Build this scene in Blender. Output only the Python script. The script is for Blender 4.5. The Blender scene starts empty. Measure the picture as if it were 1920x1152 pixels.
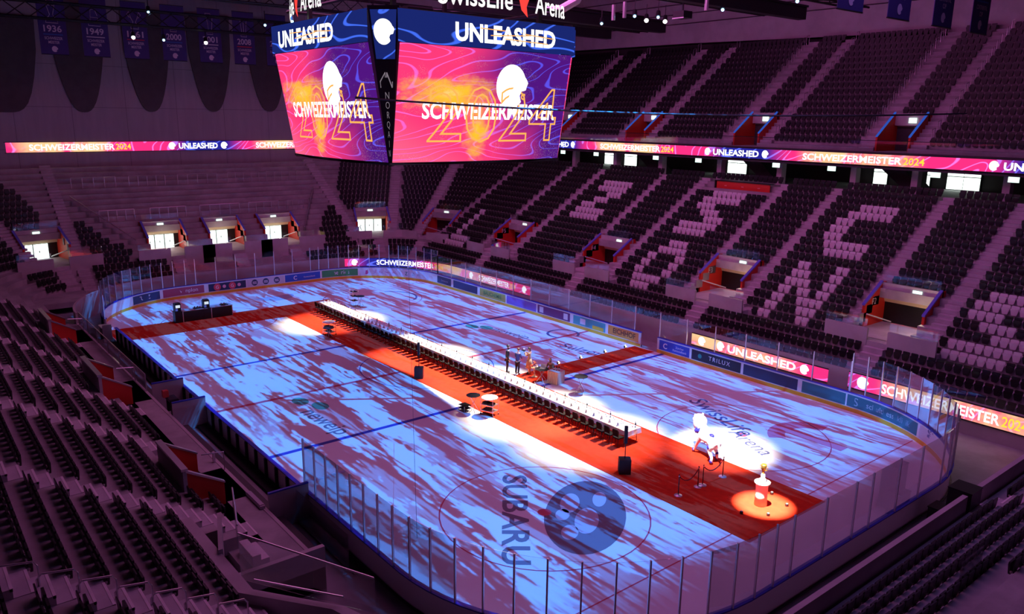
import bpy, math, random
from mathutils import Vector, Matrix
random.seed(7)
SC = bpy.context.scene
COL = SC.collection
R = math.radians
PI = math.pi
# ---------------------------------------------------------------- camera
CP = Vector((42.79, -27.374, 16.369)); YAW, PIT, ROL, FPX = 2.4611, -0.2371, 0.0129, 1474.4
fw = Vector((math.cos(PIT)*math.cos(YAW), math.cos(PIT)*math.sin(YAW), math.sin(PIT)))
rt = fw.cross(Vector((0, 0, 1))).normalized(); upv = rt.cross(fw)
c_, s_ = math.cos(ROL), math.sin(ROL)
rt, upv = c_*rt + s_*upv, -s_*rt + c_*upv
cam = bpy.data.cameras.new('camera'); camo = bpy.data.objects.new('camera', cam); COL.objects.link(camo)
cam.sensor_width = 36; cam.lens = FPX/1920*36; cam.clip_start = .2; cam.clip_end = 400
M = Matrix((rt, upv, -fw)).transposed().to_4x4(); M.translation = CP
camo.matrix_world = M; SC.camera = camo
def pix(p):
    d = Vector(p) - CP; z = d.dot(fw)
    return (960 + FPX*d.dot(rt)/z, 576 - FPX*d.dot(upv)/z, z)
def at(px, py, **k):
    d = fw + rt*(px-960)/FPX - upv*(py-576)/FPX
    (a, v), = k.items(); i = 'xyz'.index(a); t = (v-CP[i])/d[i]
    return CP + d*t
# ---------------------------------------------------------------- world and exposure
SC.view_settings.view_transform = 'Standard'; SC.view_settings.look = 'None'
SC.view_settings.exposure = 0.0; SC.view_settings.gamma = 1.0; SC.view_settings.use_curve_mapping = False
SC.cycles.use_denoising = True
SC.cycles.max_bounces = 6; SC.cycles.transparent_max_bounces = 24; SC.cycles.caustics_reflective = False; SC.cycles.caustics_refractive = False
w = bpy.data.worlds.new('hall_air'); SC.world = w; w.use_nodes = True
w.node_tree.nodes['Background'].inputs[0].default_value = (0.55, 0.10, 0.52, 1)
w.node_tree.nodes['Background'].inputs[1].default_value = 0.008
# ---------------------------------------------------------------- node helpers
class NT:
    def __init__(s, tree):
        s.t = tree; s.n = tree.nodes; s.l = tree.links
    def new(s, typ, **kw):
        n = s.n.new(typ)
        for k, v in kw.items(): setattr(n, k, v)
        return n
    def put(s, sock, v):
        if isinstance(v, bpy.types.NodeSocket): s.l.new(v, sock)
        elif v is not None: sock.default_value = v
    def m(s, op, a, b=None, c=None, clamp=False):
        n = s.new('ShaderNodeMath', operation=op, use_clamp=clamp)
        s.put(n.inputs[0], a); s.put(n.inputs[1], b)
        if c is not None: s.put(n.inputs[2], c)
        return n.outputs[0]
    def ss(s, x, a, b, lo=0., hi=1.):
        n = s.new('ShaderNodeMapRange', interpolation_type='SMOOTHSTEP')
        s.put(n.inputs[0], x); n.inputs[1].default_value = a; n.inputs[2].default_value = b
        n.inputs[3].default_value = lo; n.inputs[4].default_value = hi
        return n.outputs[0]
    def mix(s, f, a, b):
        n = s.new('ShaderNodeMix', data_type='RGBA')
        s.put(n.inputs['Factor'], f)
        A, B = [i for i in n.inputs if i.name == 'A' and i.type == 'RGBA'][0], [i for i in n.inputs if i.name == 'B' and i.type == 'RGBA'][0]
        s.put(A, a if isinstance(a, bpy.types.NodeSocket) else (*a, 1)); s.put(B, b if isinstance(b, bpy.types.NodeSocket) else (*b, 1))
        return [o for o in n.outputs if o.type == 'RGBA'][0]
    def xyz(s, x, y, z=0.):
        n = s.new('ShaderNodeCombineXYZ'); s.put(n.inputs[0], x); s.put(n.inputs[1], y); s.put(n.inputs[2], z); return n.outputs[0]
    def sep(s, v):
        n = s.new('ShaderNodeSeparateXYZ'); s.l.new(v, n.inputs[0]); return n.outputs
    def noise(s, v, scale, det=3., rough=.55, dist=0.):
        n = s.new('ShaderNodeTexNoise'); s.l.new(v, n.inputs['Vector']); n.inputs['Scale'].default_value = scale
        n.inputs['Detail'].default_value = det; n.inputs['Roughness'].default_value = rough; n.inputs['Distortion'].default_value = dist
        return n.outputs[0]
# ---------------------------------------------------------------- lights
def spot(name, loc, aim, power, color, deg, blend=.6, radius=.25):
    l = bpy.data.lights.new(name, 'SPOT'); l.energy = power; l.color = color; l.spot_size = R(deg); l.spot_blend = blend; l.shadow_soft_size = radius
    o = bpy.data.objects.new(name, l); COL.objects.link(o); o.location = loc
    o.rotation_euler = (Vector(aim)-Vector(loc)).to_track_quat('-Z', 'Y').to_euler(); return o
def area(name, loc, aim, power, color, sx, sy):
    l = bpy.data.lights.new(name, 'AREA'); l.shape = 'RECTANGLE'; l.size = sx; l.size_y = sy; l.energy = power; l.color = color
    o = bpy.data.objects.new(name, l); COL.objects.link(o); o.location = loc
    o.rotation_euler = (Vector(aim)-Vector(loc)).to_track_quat('-Z', 'Y').to_euler(); return o
MAG = (1.0, 0.20, 0.66)
area('magenta_wash_light', (0, 0, 29), (0, 0, 0), 4400, (1.0, .235, .74), 46, 20)
area('right_stand_wash_light', (-4, 12, 29), (-4, 33, 6), 2600, (1.0, .20, .80), 50, 5)
area('far_end_wash_light', (-28, 0, 29), (-50, 0, 8), 20, (1.0, .24, .9), 5, 26)
area('near_end_wash_light', (27, 8, 29), (33, 2, 0), 800, (.45, .24, 1.0), 8, 14)
# projector throwing the blue streak pattern (gobo) on the ice
for PX in (-22, 22):
    pj = spot('streak_projector_light', (PX, 0, 30), (PX, 0, 0), 76000, (1, 1, 1), 100, .05, .05)
    pj.rotation_euler = (0, 0, 0)
    pj.data.use_nodes = True
    g = NT(pj.data.node_tree); em = g.n['Emission']
    tc = g.new('ShaderNodeTexCoord'); sx, sy, sz = g.sep(tc.outputs['Normal'])
    az = g.m('ABSOLUTE', sz); az = g.m('MAXIMUM', az, .05)
    lx, gy = g.m('MULTIPLY', g.m('DIVIDE', sx, az), 30.), g.m('MULTIPLY', g.m('DIVIDE', sy, az), 30.)
    gx = g.m('ADD', lx, PX)
    wv = g.noise(g.xyz(g.m('MULTIPLY', gx, .07), g.m('MULTIPLY', gy, .30)), 1., 2.)
    gyw = g.m('ADD', gy, g.m('MULTIPLY', wv, 1.1))
    n1 = g.noise(g.xyz(g.m('MULTIPLY', gx, .105), g.m('MULTIPLY', gyw, .62)), 1., 2., .5, .15)
    n2 = g.noise(g.xyz(g.m('MULTIPLY', gx, .20), g.m('MULTIPLY', gyw, 2.6), 4.), 1., 2., .6, .1)
    n3 = g.noise(g.xyz(g.m('MULTIPLY', gx, .8), g.m('MULTIPLY', gyw, 3.4), 9.), 1., 3., .65, .4)
    nn = g.m('ADD', g.m('MULTIPLY', n1, .46), g.m('ADD', g.m('MULTIPLY', n2, .30), g.m('MULTIPLY', n3, .24)))
    pat = g.ss(nn, .492, .520)
    pat2 = g.ss(g.noise(g.xyz(g.m('MULTIPLY', gx, .10), g.m('MULTIPLY', gyw, 1.1), 20.), 1., 4., .65), .52, .56, 0., .40)
    pat = g.m('MAXIMUM', pat, pat2)
    edge = g.m('ADD', g.m('ABSOLUTE', g.m('ADD', gx, 1.5)), g.m('MULTIPLY', n2, 5.))
    pat = g.m('MULTIPLY', pat, g.ss(edge, 28.5, 31.5, 1., 0.))
    pat = g.m('MULTIPLY', pat, g.ss(g.m('ADD', g.m('ABSOLUTE', gy), g.m('MULTIPLY', n2, 4.)), 16.6, 18.6, 1., 0.))
    t2 = g.m('ADD', g.m('POWER', g.m('DIVIDE', lx, 30.), 2.), g.m('POWER', g.m('DIVIDE', gy, 30.), 2.))
    comp = g.m('POWER', g.m('ADD', t2, 1.), 1.5)
    pat = g.m('MULTIPLY', pat, g.ss(gx, -.5, .5, 0. if PX > 0 else 1., 1. if PX > 0 else 0.))
    st = g.m('MULTIPLY', pat, comp)
    g.put(em.inputs['Strength'], st); em.inputs['Color'].default_value = (.012, .235, .78, 1)
# warm white profile spots over the long table, the sculpture and the trophy
WW = (1.0, .86, .66)
for i, (ax, pw) in enumerate(((-14.5, 2.2), (-8.0, 2.6), (-1.5, 2.8), (5.0, 2.8), (11.0, 2.4), (15.5, 1.5))):
    spot('table_profile_light', (ax-1.0, 14.5, 27), (ax, .55, .3), pw*78000, WW, 16.5, .85, .15)
spot('sculpture_profile_light', (25.5, -7.0, 25), (20.6, 4.4, .3), 130000, (1, .95, .88), 12.5, .9, .12)
spot('trophy_profile_light', (26.0, -4.5, 24), (25.35, 1.0, .2), 420000, (1, .93, .8), 6.6, .75, .06)
# ---------------------------------------------------------------- materials
MATS = {}
def mat(name, col, rough=.7, metal=0., emit=0., noise=0., nscale=1.2, alpha=None, spec=.5):
    if name in MATS: return MATS[name]
    m = bpy.data.materials.new(name); m.use_nodes = True; k = NT(m.node_tree); b = k.n['Principled BSDF']
    b.inputs['Base Color'].default_value = (*col, 1); b.inputs['Roughness'].default_value = rough; b.inputs['Metallic'].default_value = metal
    b.inputs['Specular IOR Level'].default_value = spec
    if emit: b.inputs['Emission Color'].default_value = (*col, 1); b.inputs['Emission Strength'].default_value = emit
    if noise:
        t = k.new('ShaderNodeTexCoord'); f = k.noise(t.outputs['Object'], nscale, 5., .6)
        f = k.ss(f, .3, .7)
        k.put(b.inputs['Base Color'], k.mix(f, tuple(x*(1-noise) for x in col), tuple(min(1, x*(1+noise)) for x in col)))
    MATS[name] = m; return m
def glassmat(name, tint=(.98, .985, 1), gloss=.06, rough=.03, haze=0.):
    if name in MATS: return MATS[name]
    m = bpy.data.materials.new(name); m.use_nodes = True; k = NT(m.node_tree); k.n.remove(k.n['Principled BSDF'])
    o = k.n['Material Output']; tr = k.new('ShaderNodeBsdfTransparent'); tr.inputs[0].default_value = (*tint, 1)
    gl = k.new('ShaderNodeBsdfGlossy'); gl.inputs['Roughness'].default_value = rough
    lw = k.new('ShaderNodeFresnel'); lw.inputs[0].default_value = 1.33
    mx = k.new('ShaderNodeMixShader'); k.put(mx.inputs[0], k.m('ADD', k.m('MULTIPLY', lw.outputs[0], .6), gloss-.02, clamp=True)); k.l.new(tr.outputs[0], mx.inputs[1]); k.l.new(gl.outputs[0], mx.inputs[2])
    last = mx
    if haze:
        df = k.new('ShaderNodeBsdfDiffuse'); df.inputs[0].default_value = (.7, .7, .75, 1)
        m2 = k.new('ShaderNodeMixShader'); m2.inputs[0].default_value = haze; k.l.new(mx.outputs[0], m2.inputs[1]); k.l.new(df.outputs[0], m2.inputs[2]); last = m2
    k.l.new(last.outputs[0], o.inputs[0]); MATS[name] = m; return m
def emitmat(name, col, s=1.):
    if name in MATS: return MATS[name]
    m = bpy.data.materials.new(name); m.use_nodes = True; k = NT(m.node_tree); k.n.remove(k.n['Principled BSDF'])
    e = k.new('ShaderNodeEmission'); e.inputs[0].default_value = (*col, 1); e.inputs[1].default_value = s
    k.l.new(e.outputs[0], k.n['Material Output'].inputs[0]); MATS[name] = m; return m
def screenmat(name, kind):
    """LED picture: kind 'main' pink-purple burst, 'blue' dark blue with lines, 'band' repeating ribbon (u in metres)."""
    m = bpy.data.materials.new(name); m.use_nodes = True; k = NT(m.node_tree); k.n.remove(k.n['Principled BSDF'])
    e = k.new('ShaderNodeEmission'); k.l.new(e.outputs[0], k.n['Material Output'].inputs[0])
    uvn = k.new('ShaderNodeUVMap'); uvn.uv_map = 'UVMap'; u, v, _ = k.sep(uvn.outputs[0])
    def lines(sc, n, wd, seed, ax=1., ay=1.6):
        f = k.noise(k.xyz(k.m('MULTIPLY', k.m('ADD', u, k.m('MULTIPLY', v, -.55)), ax), k.m('MULTIPLY', v, ay), seed), sc, .5, .4, .35)
        fr = k.m('FRACT', k.m('MULTIPLY', f, n)); d = k.m('ABSOLUTE', k.m('SUBTRACT', fr, .5))
        return k.ss(d, wd*.4, wd, 1., 0.)
    if kind == 'main':
        q = k.m('ADD', u, k.m('MULTIPLY', k.m('SUBTRACT', k.noise(k.xyz(u, v, 3.), 2.2, 2.), .5), .5))
        f = k.ss(k.m('ADD', q, k.m('MULTIPLY', v, .22)), .48, .98)
        base = k.mix(f, (1.0, .045, .20), (.085, .008, .22))
        low = k.ss(k.m('ADD', u, v), .55, .05); base = k.mix(low, base, (1.0, .13, .27))
        dx, dy = k.m('MULTIPLY', k.m('SUBTRACT', u, .27), 3.0), k.m('MULTIPLY', k.m('SUBTRACT', v, .60), 5.2)
        d1 = k.m('SQRT', k.m('ADD', k.m('MULTIPLY', dx, dx), k.m('MULTIPLY', dy, dy)))
        ex, ey = k.m('MULTIPLY', k.m('SUBTRACT', u, .43), 9.), k.m('MULTIPLY', k.m('SUBTRACT', v, .28), 2.6)
        d2 = k.m('SQRT', k.m('ADD', k.m('MULTIPLY', ex, ex), k.m('MULTIPLY', ey, ey)))
        dd = k.m('MINIMUM', d1, k.m('ADD', d2, .12))
        nz = k.noise(k.xyz(u, v, 8.), 9., 4., .65)
        fire = k.ss(k.m('ADD', dd, k.m('MULTIPLY', k.m('SUBTRACT', nz, .5), 1.5)), .95, .15)
        lc = k.mix(f, (1.0, .16, .75), (.12, .10, 1.0))
        base = k.mix(k.m('MULTIPLY', lines(2.3, 12., .085, 1.), .8), base, lc)
        base = k.mix(fire, base, (1.0, .56, .03)); base = k.mix(k.ss(k.m('ADD', fire, k.m('MULTIPLY', nz, .6)), 1.25, 1.55), base, (1, 1, .75))
        vo = k.new('ShaderNodeTexVoronoi'); k.l.new(k.xyz(k.m('MULTIPLY', u, 52.), k.m('MULTIPLY', v, 34.)), vo.inputs['Vector'])
        sp = k.m('MULTIPLY', k.ss(vo.outputs['Distance'], .22, .12), k.ss(k.noise(k.xyz(u, v, 5.), 5., 3.), .5, .62))
        base = k.mix(sp, base, (1, .7, .6)); e.inputs[1].default_value = 1.0
    elif kind == 'blue':
        base = k.mix(lines(1.6, 9., .10, 6.), (.010, .020, .16), (.06, .16, .95)); e.inputs[1].default_value = 1.0
    else:
        # ribbon: u in metres, period 24.8; pink hot part around SCHWEIZERMEISTER, blue around UNLEASHED
        ph = k.m('DIVIDE', k.m('WRAP', u, 24.8, 0.), 24.8)
        fb = k.m('MULTIPLY', k.ss(ph, .12, .24), k.ss(ph, .84, .96, 1., 0.))
        hot = k.m('MULTIPLY', k.ss(ph, .24, .34), k.ss(ph, .56, .70, 1., 0.))
        lb = lines(.32, 9., .12, 2., 1., 1.2)
        base = k.mix(fb, k.mix(lb, (.02, .018, .30), (.12, .16, 1.0)), k.mix(lb, (.95, .03, .22), (1., .2, .8)))
        base = k.mix(k.m('MULTIPLY', hot, k.ss(k.noise(k.xyz(u, v, 3.), .5, 3.), .35, .6)), base, (1., .62, .30)); e.inputs[1].default_value = 1.1
    k.put(e.inputs[0], base); MATS[name] = m; return m
# ---------------------------------------------------------------- mesh building
class MB:
    def __init__(s): s.v, s.f, s.mi, s.uv = [], [], [], {}
    def add(s, vs, fs, m=0):
        o = len(s.v); s.v += [tuple(q) for q in vs]
        for f in fs: s.f.append(tuple(i+o for i in f)); s.mi.append(m)
    def b(s, x0, x1, y0, y1, z0, z1, m=0):
        vs = [(x0,y0,z0),(x1,y0,z0),(x1,y1,z0),(x0,y1,z0),(x0,y0,z1),(x1,y0,z1),(x1,y1,z1),(x0,y1,z1)]
        s.add(vs, [(0,3,2,1),(4,5,6,7),(0,1,5,4),(1,2,6,5),(2,3,7,6),(3,0,4,7)], m); return s
    def bx(s, c, d, rz=0., m=0, tilt=0.):
        x, y, z = d[0]/2, d[1]/2, d[2]/2; ca, sa = math.cos(rz), math.sin(rz); ct, stt = math.cos(tilt), math.sin(tilt); vs = []
        for k in range(8):
            px, py, pz = (x if k in (1,2,5,6) else -x), (y if k in (2,3,6,7) else -y), (z if k > 3 else -z)
            py, pz = py*ct-pz*stt, py*stt+pz*ct
            vs.append((c[0]+px*ca-py*sa, c[1]+px*sa+py*ca, c[2]+pz))
        s.add(vs, [(0,3,2,1),(4,5,6,7),(0,1,5,4),(1,2,6,5),(2,3,7,6),(3,0,4,7)], m); return s
    def prism(s, ring, off, m=0):
        """closed ring of 3D points pushed along the vector off."""
        n = len(ring); o = Vector(off); vs = [Vector(q) for q in ring]+[Vector(q)+o for q in ring]
        s.add(vs, [tuple(range(n-1,-1,-1)), tuple(range(n,2*n))]+[(i,(i+1)%n,n+(i+1)%n,n+i) for i in range(n)], m); return s
    def tube(s, pts, r, n=6, m=0, close=False):
        pts = [Vector(q) for q in pts]; N = len(pts); vs = []; fs = []
        for i, q in enumerate(pts):
            t = (pts[min(i+1,N-1)]-pts[max(i-1,0)]).normalized()
            a = t.cross(Vector((0,0,1)) if abs(t.z) < .95 else Vector((1,0,0))).normalized(); c = t.cross(a)
            rr = r[i] if isinstance(r, (list, tuple)) else r
            vs += [q+(a*math.cos(2*PI*k/n)+c*math.sin(2*PI*k/n))*rr for k in range(n)]
        for i in range(N-1):
            for k in range(n): fs.append((i*n+k, i*n+(k+1)%n, (i+1)*n+(k+1)%n, (i+1)*n+k))
        fs += [tuple(range(n-1,-1,-1)), tuple(range((N-1)*n, N*n))]
        s.add(vs, fs, m); return s
    def lathe(s, prof, c=(0,0,0), n=12, m=0):
        vs = [(c[0]+r*math.cos(2*PI*k/n), c[1]+r*math.sin(2*PI*k/n), c[2]+z) for r, z in prof for k in range(n)]; P = len(prof)
        fs = [(i*n+k, i*n+(k+1)%n, (i+1)*n+(k+1)%n, (i+1)*n+k) for i in range(P-1) for k in range(n)]
        fs += [tuple(range(n-1,-1,-1)), tuple(range((P-1)*n, P*n))]
        s.add(vs, fs, m); return s
    def ball(s, c, r, n=10, m=0):
        rx, ry, rz = r if isinstance(r, (tuple, list)) else (r, r, r); k = n//2
        vs = [(c[0]+rx*math.sin(PI*i/k)*math.cos(2*PI*j/n), c[1]+ry*math.sin(PI*i/k)*math.sin(2*PI*j/n), c[2]+rz*math.cos(PI*i/k)) for i in range(k+1) for j in range(n)]
        fs = [(i*n+j, (i+1)*n+j, (i+1)*n+(j+1)%n, i*n+(j+1)%n) for i in range(k) for j in range(n)]
        s.add(vs, fs, m); return s
    def mesh(s, name, mats, smooth=False):
        me = bpy.data.meshes.new(name); me.from_pydata(s.v, [], s.f)
        for m in mats: me.materials.append(m)
        if len(mats) > 1: me.polygons.foreach_set('material_index', s.mi)
        if smooth: me.polygons.foreach_set('use_smooth', [True]*len(s.f))
        if s.uv:
            l = me.uv_layers.new(name='UVMap')
            for p in me.polygons:
                for li in p.loop_indices: l.data[li].uv = s.uv.get(me.loops[li].vertex_index, (0,0))
        me.update(); return me
    def obj(s, name, mats, parent=None, smooth=False, **t):
        return link(name, s.mesh(name, mats if isinstance(mats, (list, tuple)) else [mats], smooth), parent, **t)
def link(name, me, parent=None, label=None, cat=None, group=None, kind=None, loc=None, rz=None):
    o = bpy.data.objects.new(name, me); COL.objects.link(o)
    if parent: o.parent = parent
    if label: o['label'] = label
    if cat: o['category'] = cat
    if group: o['group'] = group
    if kind: o['kind'] = kind
    if loc is not None: o.location = loc
    if rz is not None: o.rotation_euler = (0, 0, rz)
    return o
def thing(name, label, cat, loc=(0,0,0), rz=0., group=None):
    return link(name, None, None, label, cat, group, None, loc, rz)
def struct(mb, name, mats, parent=None, **t): return mb.obj(name, mats, parent, kind='structure' if parent is None else None, **t)
def dup(root, loc, rz, label, group=None):
    r = root.copy(); COL.objects.link(r); r.location = loc; r.rotation_euler = (0,0,rz); r['label'] = label
    if group: r['group'] = group
    for ch in list(root.children):
        c = ch.copy(); COL.objects.link(c); c.parent = r
        for g_ in ch.children:
            d = g_.copy(); COL.objects.link(d); d.parent = c
    return r
_txt = {}
def text2d(body, bold=0., outline=0., align='CENTER', shear=0., spacing=1.):
    """letters as 2D (or thin 3D) geometry, cap height about .72 of size 1; returns verts and faces"""
    key = (body, bold, outline, align, shear, spacing)
    if key in _txt: return _txt[key]
    c = bpy.data.curves.new('lettering', 'FONT'); c.body = body; c.align_x = align; c.offset = bold; c.shear = shear; c.space_character = spacing; c.resolution_u = 3
    if outline: c.fill_mode = 'NONE'; c.bevel_depth = outline; c.bevel_resolution = 0
    o = bpy.data.objects.new('lettering', c); COL.objects.link(o)
    dg = bpy.context.evaluated_depsgraph_get(); me = bpy.data.meshes.new_from_object(o.evaluated_get(dg))
    r = ([tuple(q.co) for q in me.vertices], [tuple(p.vertices) for p in me.polygons])
    bpy.data.objects.remove(o); bpy.data.curves.remove(c); bpy.data.meshes.remove(me); _txt[key] = r; return r
def lettering(mb, body, fn, size, at_=(0, 0), width=None, m=0, **kw):
    """map letters through fn(u, v) -> 3D; size = scale, width stretches to a given total width"""
    vs, fs = text2d(body, **kw)
    if not vs: return
    x0, x1 = min(q[0] for q in vs), max(q[0] for q in vs); k = size if width is None else width/(x1-x0)
    xm = (x0+x1)/2 if width is not None else 0
    mb.add([fn(at_[0]+(q[0]-xm)*k, at_[1]+q[1]*size, q[2]*size) for q in vs], fs, m)
# ---------------------------------------------------------------- shared materials
CONC = mat('concrete', (.40, .38, .39), .75, noise=.18, nscale=.6)
CONC2 = mat('smooth_concrete', (.50, .46, .48), .6, noise=.12, nscale=.5)
STEP = mat('step_concrete', (.52, .48, .52), .7, noise=.1)
NOSE = mat('step_nosing', (.85, .78, .82), .5)
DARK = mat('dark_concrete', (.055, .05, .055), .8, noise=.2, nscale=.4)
BLK = mat('black_plastic', (.012, .012, .014), .45)
BLKM = mat('black_metal', (.02, .02, .022), .4, .6)
REDW = mat('red_wall_paint', (.72, .035, .02), .5)
STEEL = mat('galvanised_steel', (.62, .60, .64), .35, .85)
ALU = mat('aluminium', (.75, .74, .78), .3, .8)
WHITE = mat('white_plastic', (.80, .80, .82), .4)
BOARD = mat('white_board', (.78, .78, .80), .35)
BLUE = mat('blue_rail', (.02, .035, .50), .4)
YEL = mat('yellow_kickplate', (.80, .42, .02), .4)
GLASS = glassmat('clear_glass'); GLASSH = glassmat('hazy_rink_glass', gloss=.02, haze=.0)
EXITM = emitmat('exit_sign_light', (.72, 1.0, .88), 1.6)
DOORL = emitmat('daylight_glass', (.86, 1.0, .92), 2.2)
LEDB = mat('blue_lit_rail', (.16, .18, .75), .3)
BEIGE = mat('beige_panel', (.80, .66, .42), .6)
CARP = mat('red_carpet', (.58, .034, .012), .95, noise=.10, nscale=3., spec=.1)
# ---------------------------------------------------------------- bowl geometry: s = distance outside the boards
XS, YC = -29.7, 14.13
def W(k, a, s, z=0.):
    if k == 'R': return (a, 15+s, z)
    if k == 'L': return (a, -15-s, z)
    if k == 'F': return (-30.57-s, a, z)
    if k == 'N': return (29.95+s, a, z)
    t = R(a); r = s+.87
    if k == 'CR': return (XS-math.sin(t)*r, YC+math.cos(t)*r, z)
    if k == 'CL': return (XS-math.sin(t)*r, -YC-math.cos(t)*r, z)
    if k == 'NL': return (29.7+math.sin(t)*r, -YC-math.cos(t)*r, z)
def out_rot(k, a): return {'R': 0, 'L': PI, 'F': PI/2, 'N': -PI/2, 'CR': R(a), 'CL': PI-R(a), 'NL': PI+R(a)}[k]
def zt(j): return .97+.4885*j
def sb(j): return 3.63+.792*j
def stations(k, a0, a1):
    if k in ('R', 'L', 'F', 'N'): return [(k, a0), (k, a1)]
    n = max(1, int(abs(a1-a0)/4)); return [(k, a0+(a1-a0)*i/n) for i in range(n+1)]
def strip(mb, st, prof, m=0):
    """sweep a profile [(s,z)...] along stations; ends capped"""
    n = len(prof); o = [[W(k, a, s, z) for s, z in prof] for k, a in st]
    fs = []; vs = [q for r in o for q in r]
    for i in range(len(o)-1):
        for p in range(n): fs.append((i*n+p, i*n+(p+1)%n, (i+1)*n+(p+1)%n, (i+1)*n+p))
    fs += [tuple(range(n-1,-1,-1)), tuple(range((len(o)-1)*n, len(o)*n))]
    mb.add(vs, fs, m)
def rowprof(j): f = sb(j)-.732; q = sb(j)+.06; b_ = zt(j)-.62; return [(f, b_), (f, zt(j)), (q, zt(j)), (q, b_)]
# vomitories: kind, centre a, recess half-range (lo, hi), number text, door style
XC = (20.25, 6.7, -6.7, -20.25)
VOMR = [('R', x, -2.4, 1.35) for x in XC]
VOMC = [('CR', 21.0, -1.85, 1.85), ('CR', 69.5, -1.85, 1.85), ('CL', 79., -1.85, 1.85)]
VOMF = [('F', 6.45, -1.85, 1.85), ('F', .55, -1.75, 1.75), ('F', -5.35, -1.78, 1.78)]
def cutrow(ivs, cuts):
    for c0, c1 in cuts:
        nx = []
        for a, b_ in ivs:
            if c1 <= a or c0 >= b_: nx.append((a, b_)); continue
            if c0 > a: nx.append((a, c0))
            if c1 < b_: nx.append((c1, b_))
        ivs = nx
    return ivs
def cuts_for(k, j):
    rho = sb(j)+.87-.35; dg = lambda d: math.degrees(d/rho); c = []
    if k == 'R' and 3 <= j <= 8: c = [(x-3.5, x+3.6) if j == 3 else (x+lo, x+hi) for _, x, lo, hi in VOMR]
    if k in ('CR', 'CL') and 3 <= j <= 8:
        for kk, a, lo, hi in VOMC:
            if kk == k: c.append((a+dg(-3.6 if j == 3 else lo), a+dg(3.6 if j == 3 else hi)))
        if k == 'CR' and j == 3: c = [(8., 90.)]
    if k == 'F' and j == 3: c = [(-8.8, 10.3)]
    if k == 'F' and 4 <= j <= 8: c = [(y+lo, y+hi) for _, y, lo, hi in VOMF]
    if k == 'L':
        if j <= 1: c = [(9.5, 12.8), (-5.5, -1.5), (-19.6, -16.)]
        if j <= 2: c = c+[(16.6, 40)]
    return c
TER = {'R': ('terrace_right', XS, 33.), 'F': ('terrace_far', -YC, YC), 'L': ('terrace_left', XS, 29.7), 'CR': ('terrace_right_corner', 0, 90), 'CL': ('terrace_left_corner', 0, 90), 'NL': ('terrace_near_corner', 0, 62)}
for k, (nm, a0, a1) in TER.items():
    mb = MB()
    for j in range(21):
        if k == 'NL' and j < 3: continue
        if k == 'L' and j > 16: continue
        for x0, x1 in cutrow([(a0, a1)], cuts_for(k, j)):
            if x1-x0 > .02: strip(mb, stations(k, x0, x1), rowprof(j))
    # walkway between front wall and first row
    if k in ('R', 'F'): strip(mb, stations(k, a0, a1), [(1.87, .5), (1.87, .97), (2.92, .97), (2.92, .5)])
    if k in ('CR', 'CL'): strip(mb, stations(k, a0, a1), [(-.3, .5), (-.3, .96), (2.92, .96), (2.92, .5)])
    if k == 'L': strip(mb, stations(k, -22.0, 19.6), [(1.87, .1), (1.87, .97), (4.2, .97), (4.2, .1)])
    if k == 'R': strip(mb, stations(k, -46, 46.), [(19.5, 10.2), (19.5, 10.74), (31, 10.74), (31, 10.2)])
    struct(mb, nm, CONC)
mb = MB(); strip(mb, [('F', 10.35), ('F', -8.85)], [(5.28, 1.9), (5.28, 2.915), (6.3, 2.915), (6.3, 1.9)]); strip(mb, stations('CR', 7., 90.), [(5.28, 1.9), (5.28, 2.915), (6.3, 2.915), (6.3, 1.9)]); struct(mb, 'trim_6', CONC)
# ground floor and ice
mb = MB(); mb.b(-60, 60, -60, 60, -.25, -.02); struct(mb, 'floor', mat('grey_floor', (.30, .29, .31), .5, noise=.25, nscale=.35))
# front wall around the rink-side of the stands, with parapet
def wallring():
    pts = []
    for i in range(0, 41): pts.append((33-54.5*i/40, 16.85))
    for i in range(1, 19): t = R(90*i/18); pts.append((-21.5-10.35*math.sin(t), 6.5+10.35*math.cos(t)))
    for i in range(1, 9): pts.append((-31.85, 6.5-13*i/8))
    for i in range(1, 19): t = R(90*i/18); pts.append((-21.5-10.35*math.cos(t), -6.5-10.35*math.sin(t)))
    return pts
WR = wallring()
mb = MB()
def ringwall(mb, pts, z0, z1, th, m=0):
    n = len(pts); vs = []; fs = []
    for i, q in enumerate(pts):
        a, b_ = pts[max(i-1, 0)], pts[min(i+1, n-1)]; t = Vector((b_[0]-a[0], b_[1]-a[1], 0)).normalized(); nn = Vector((t.y, -t.x, 0))
        # outward from rink for a path running from +x,+y side anticlockwise
        o = Vector((q[0], q[1], 0)) + nn*th
        vs += [(q[0], q[1], z0), (q[0], q[1], z1), (o.x, o.y, z1), (o.x, o.y, z0)]
    for i in range(n-1):
        for p in range(4): fs.append((i*4+p, i*4+(p+1) % 4, i*4+4+(p+1) % 4, i*4+4+p))
    fs += [(3, 2, 1, 0), tuple(range(4*n-4, 4*n))]
    mb.add(vs, fs, m)
ringwall(mb, WR, -.02, 1.84, .16); struct(mb, 'wall_front', CONC2)
mb = MB(); mb.b(-21.5, 19.55, -17.0, -16.85, -.02, .99); struct(mb, 'wall_bench', CONC2)
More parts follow.
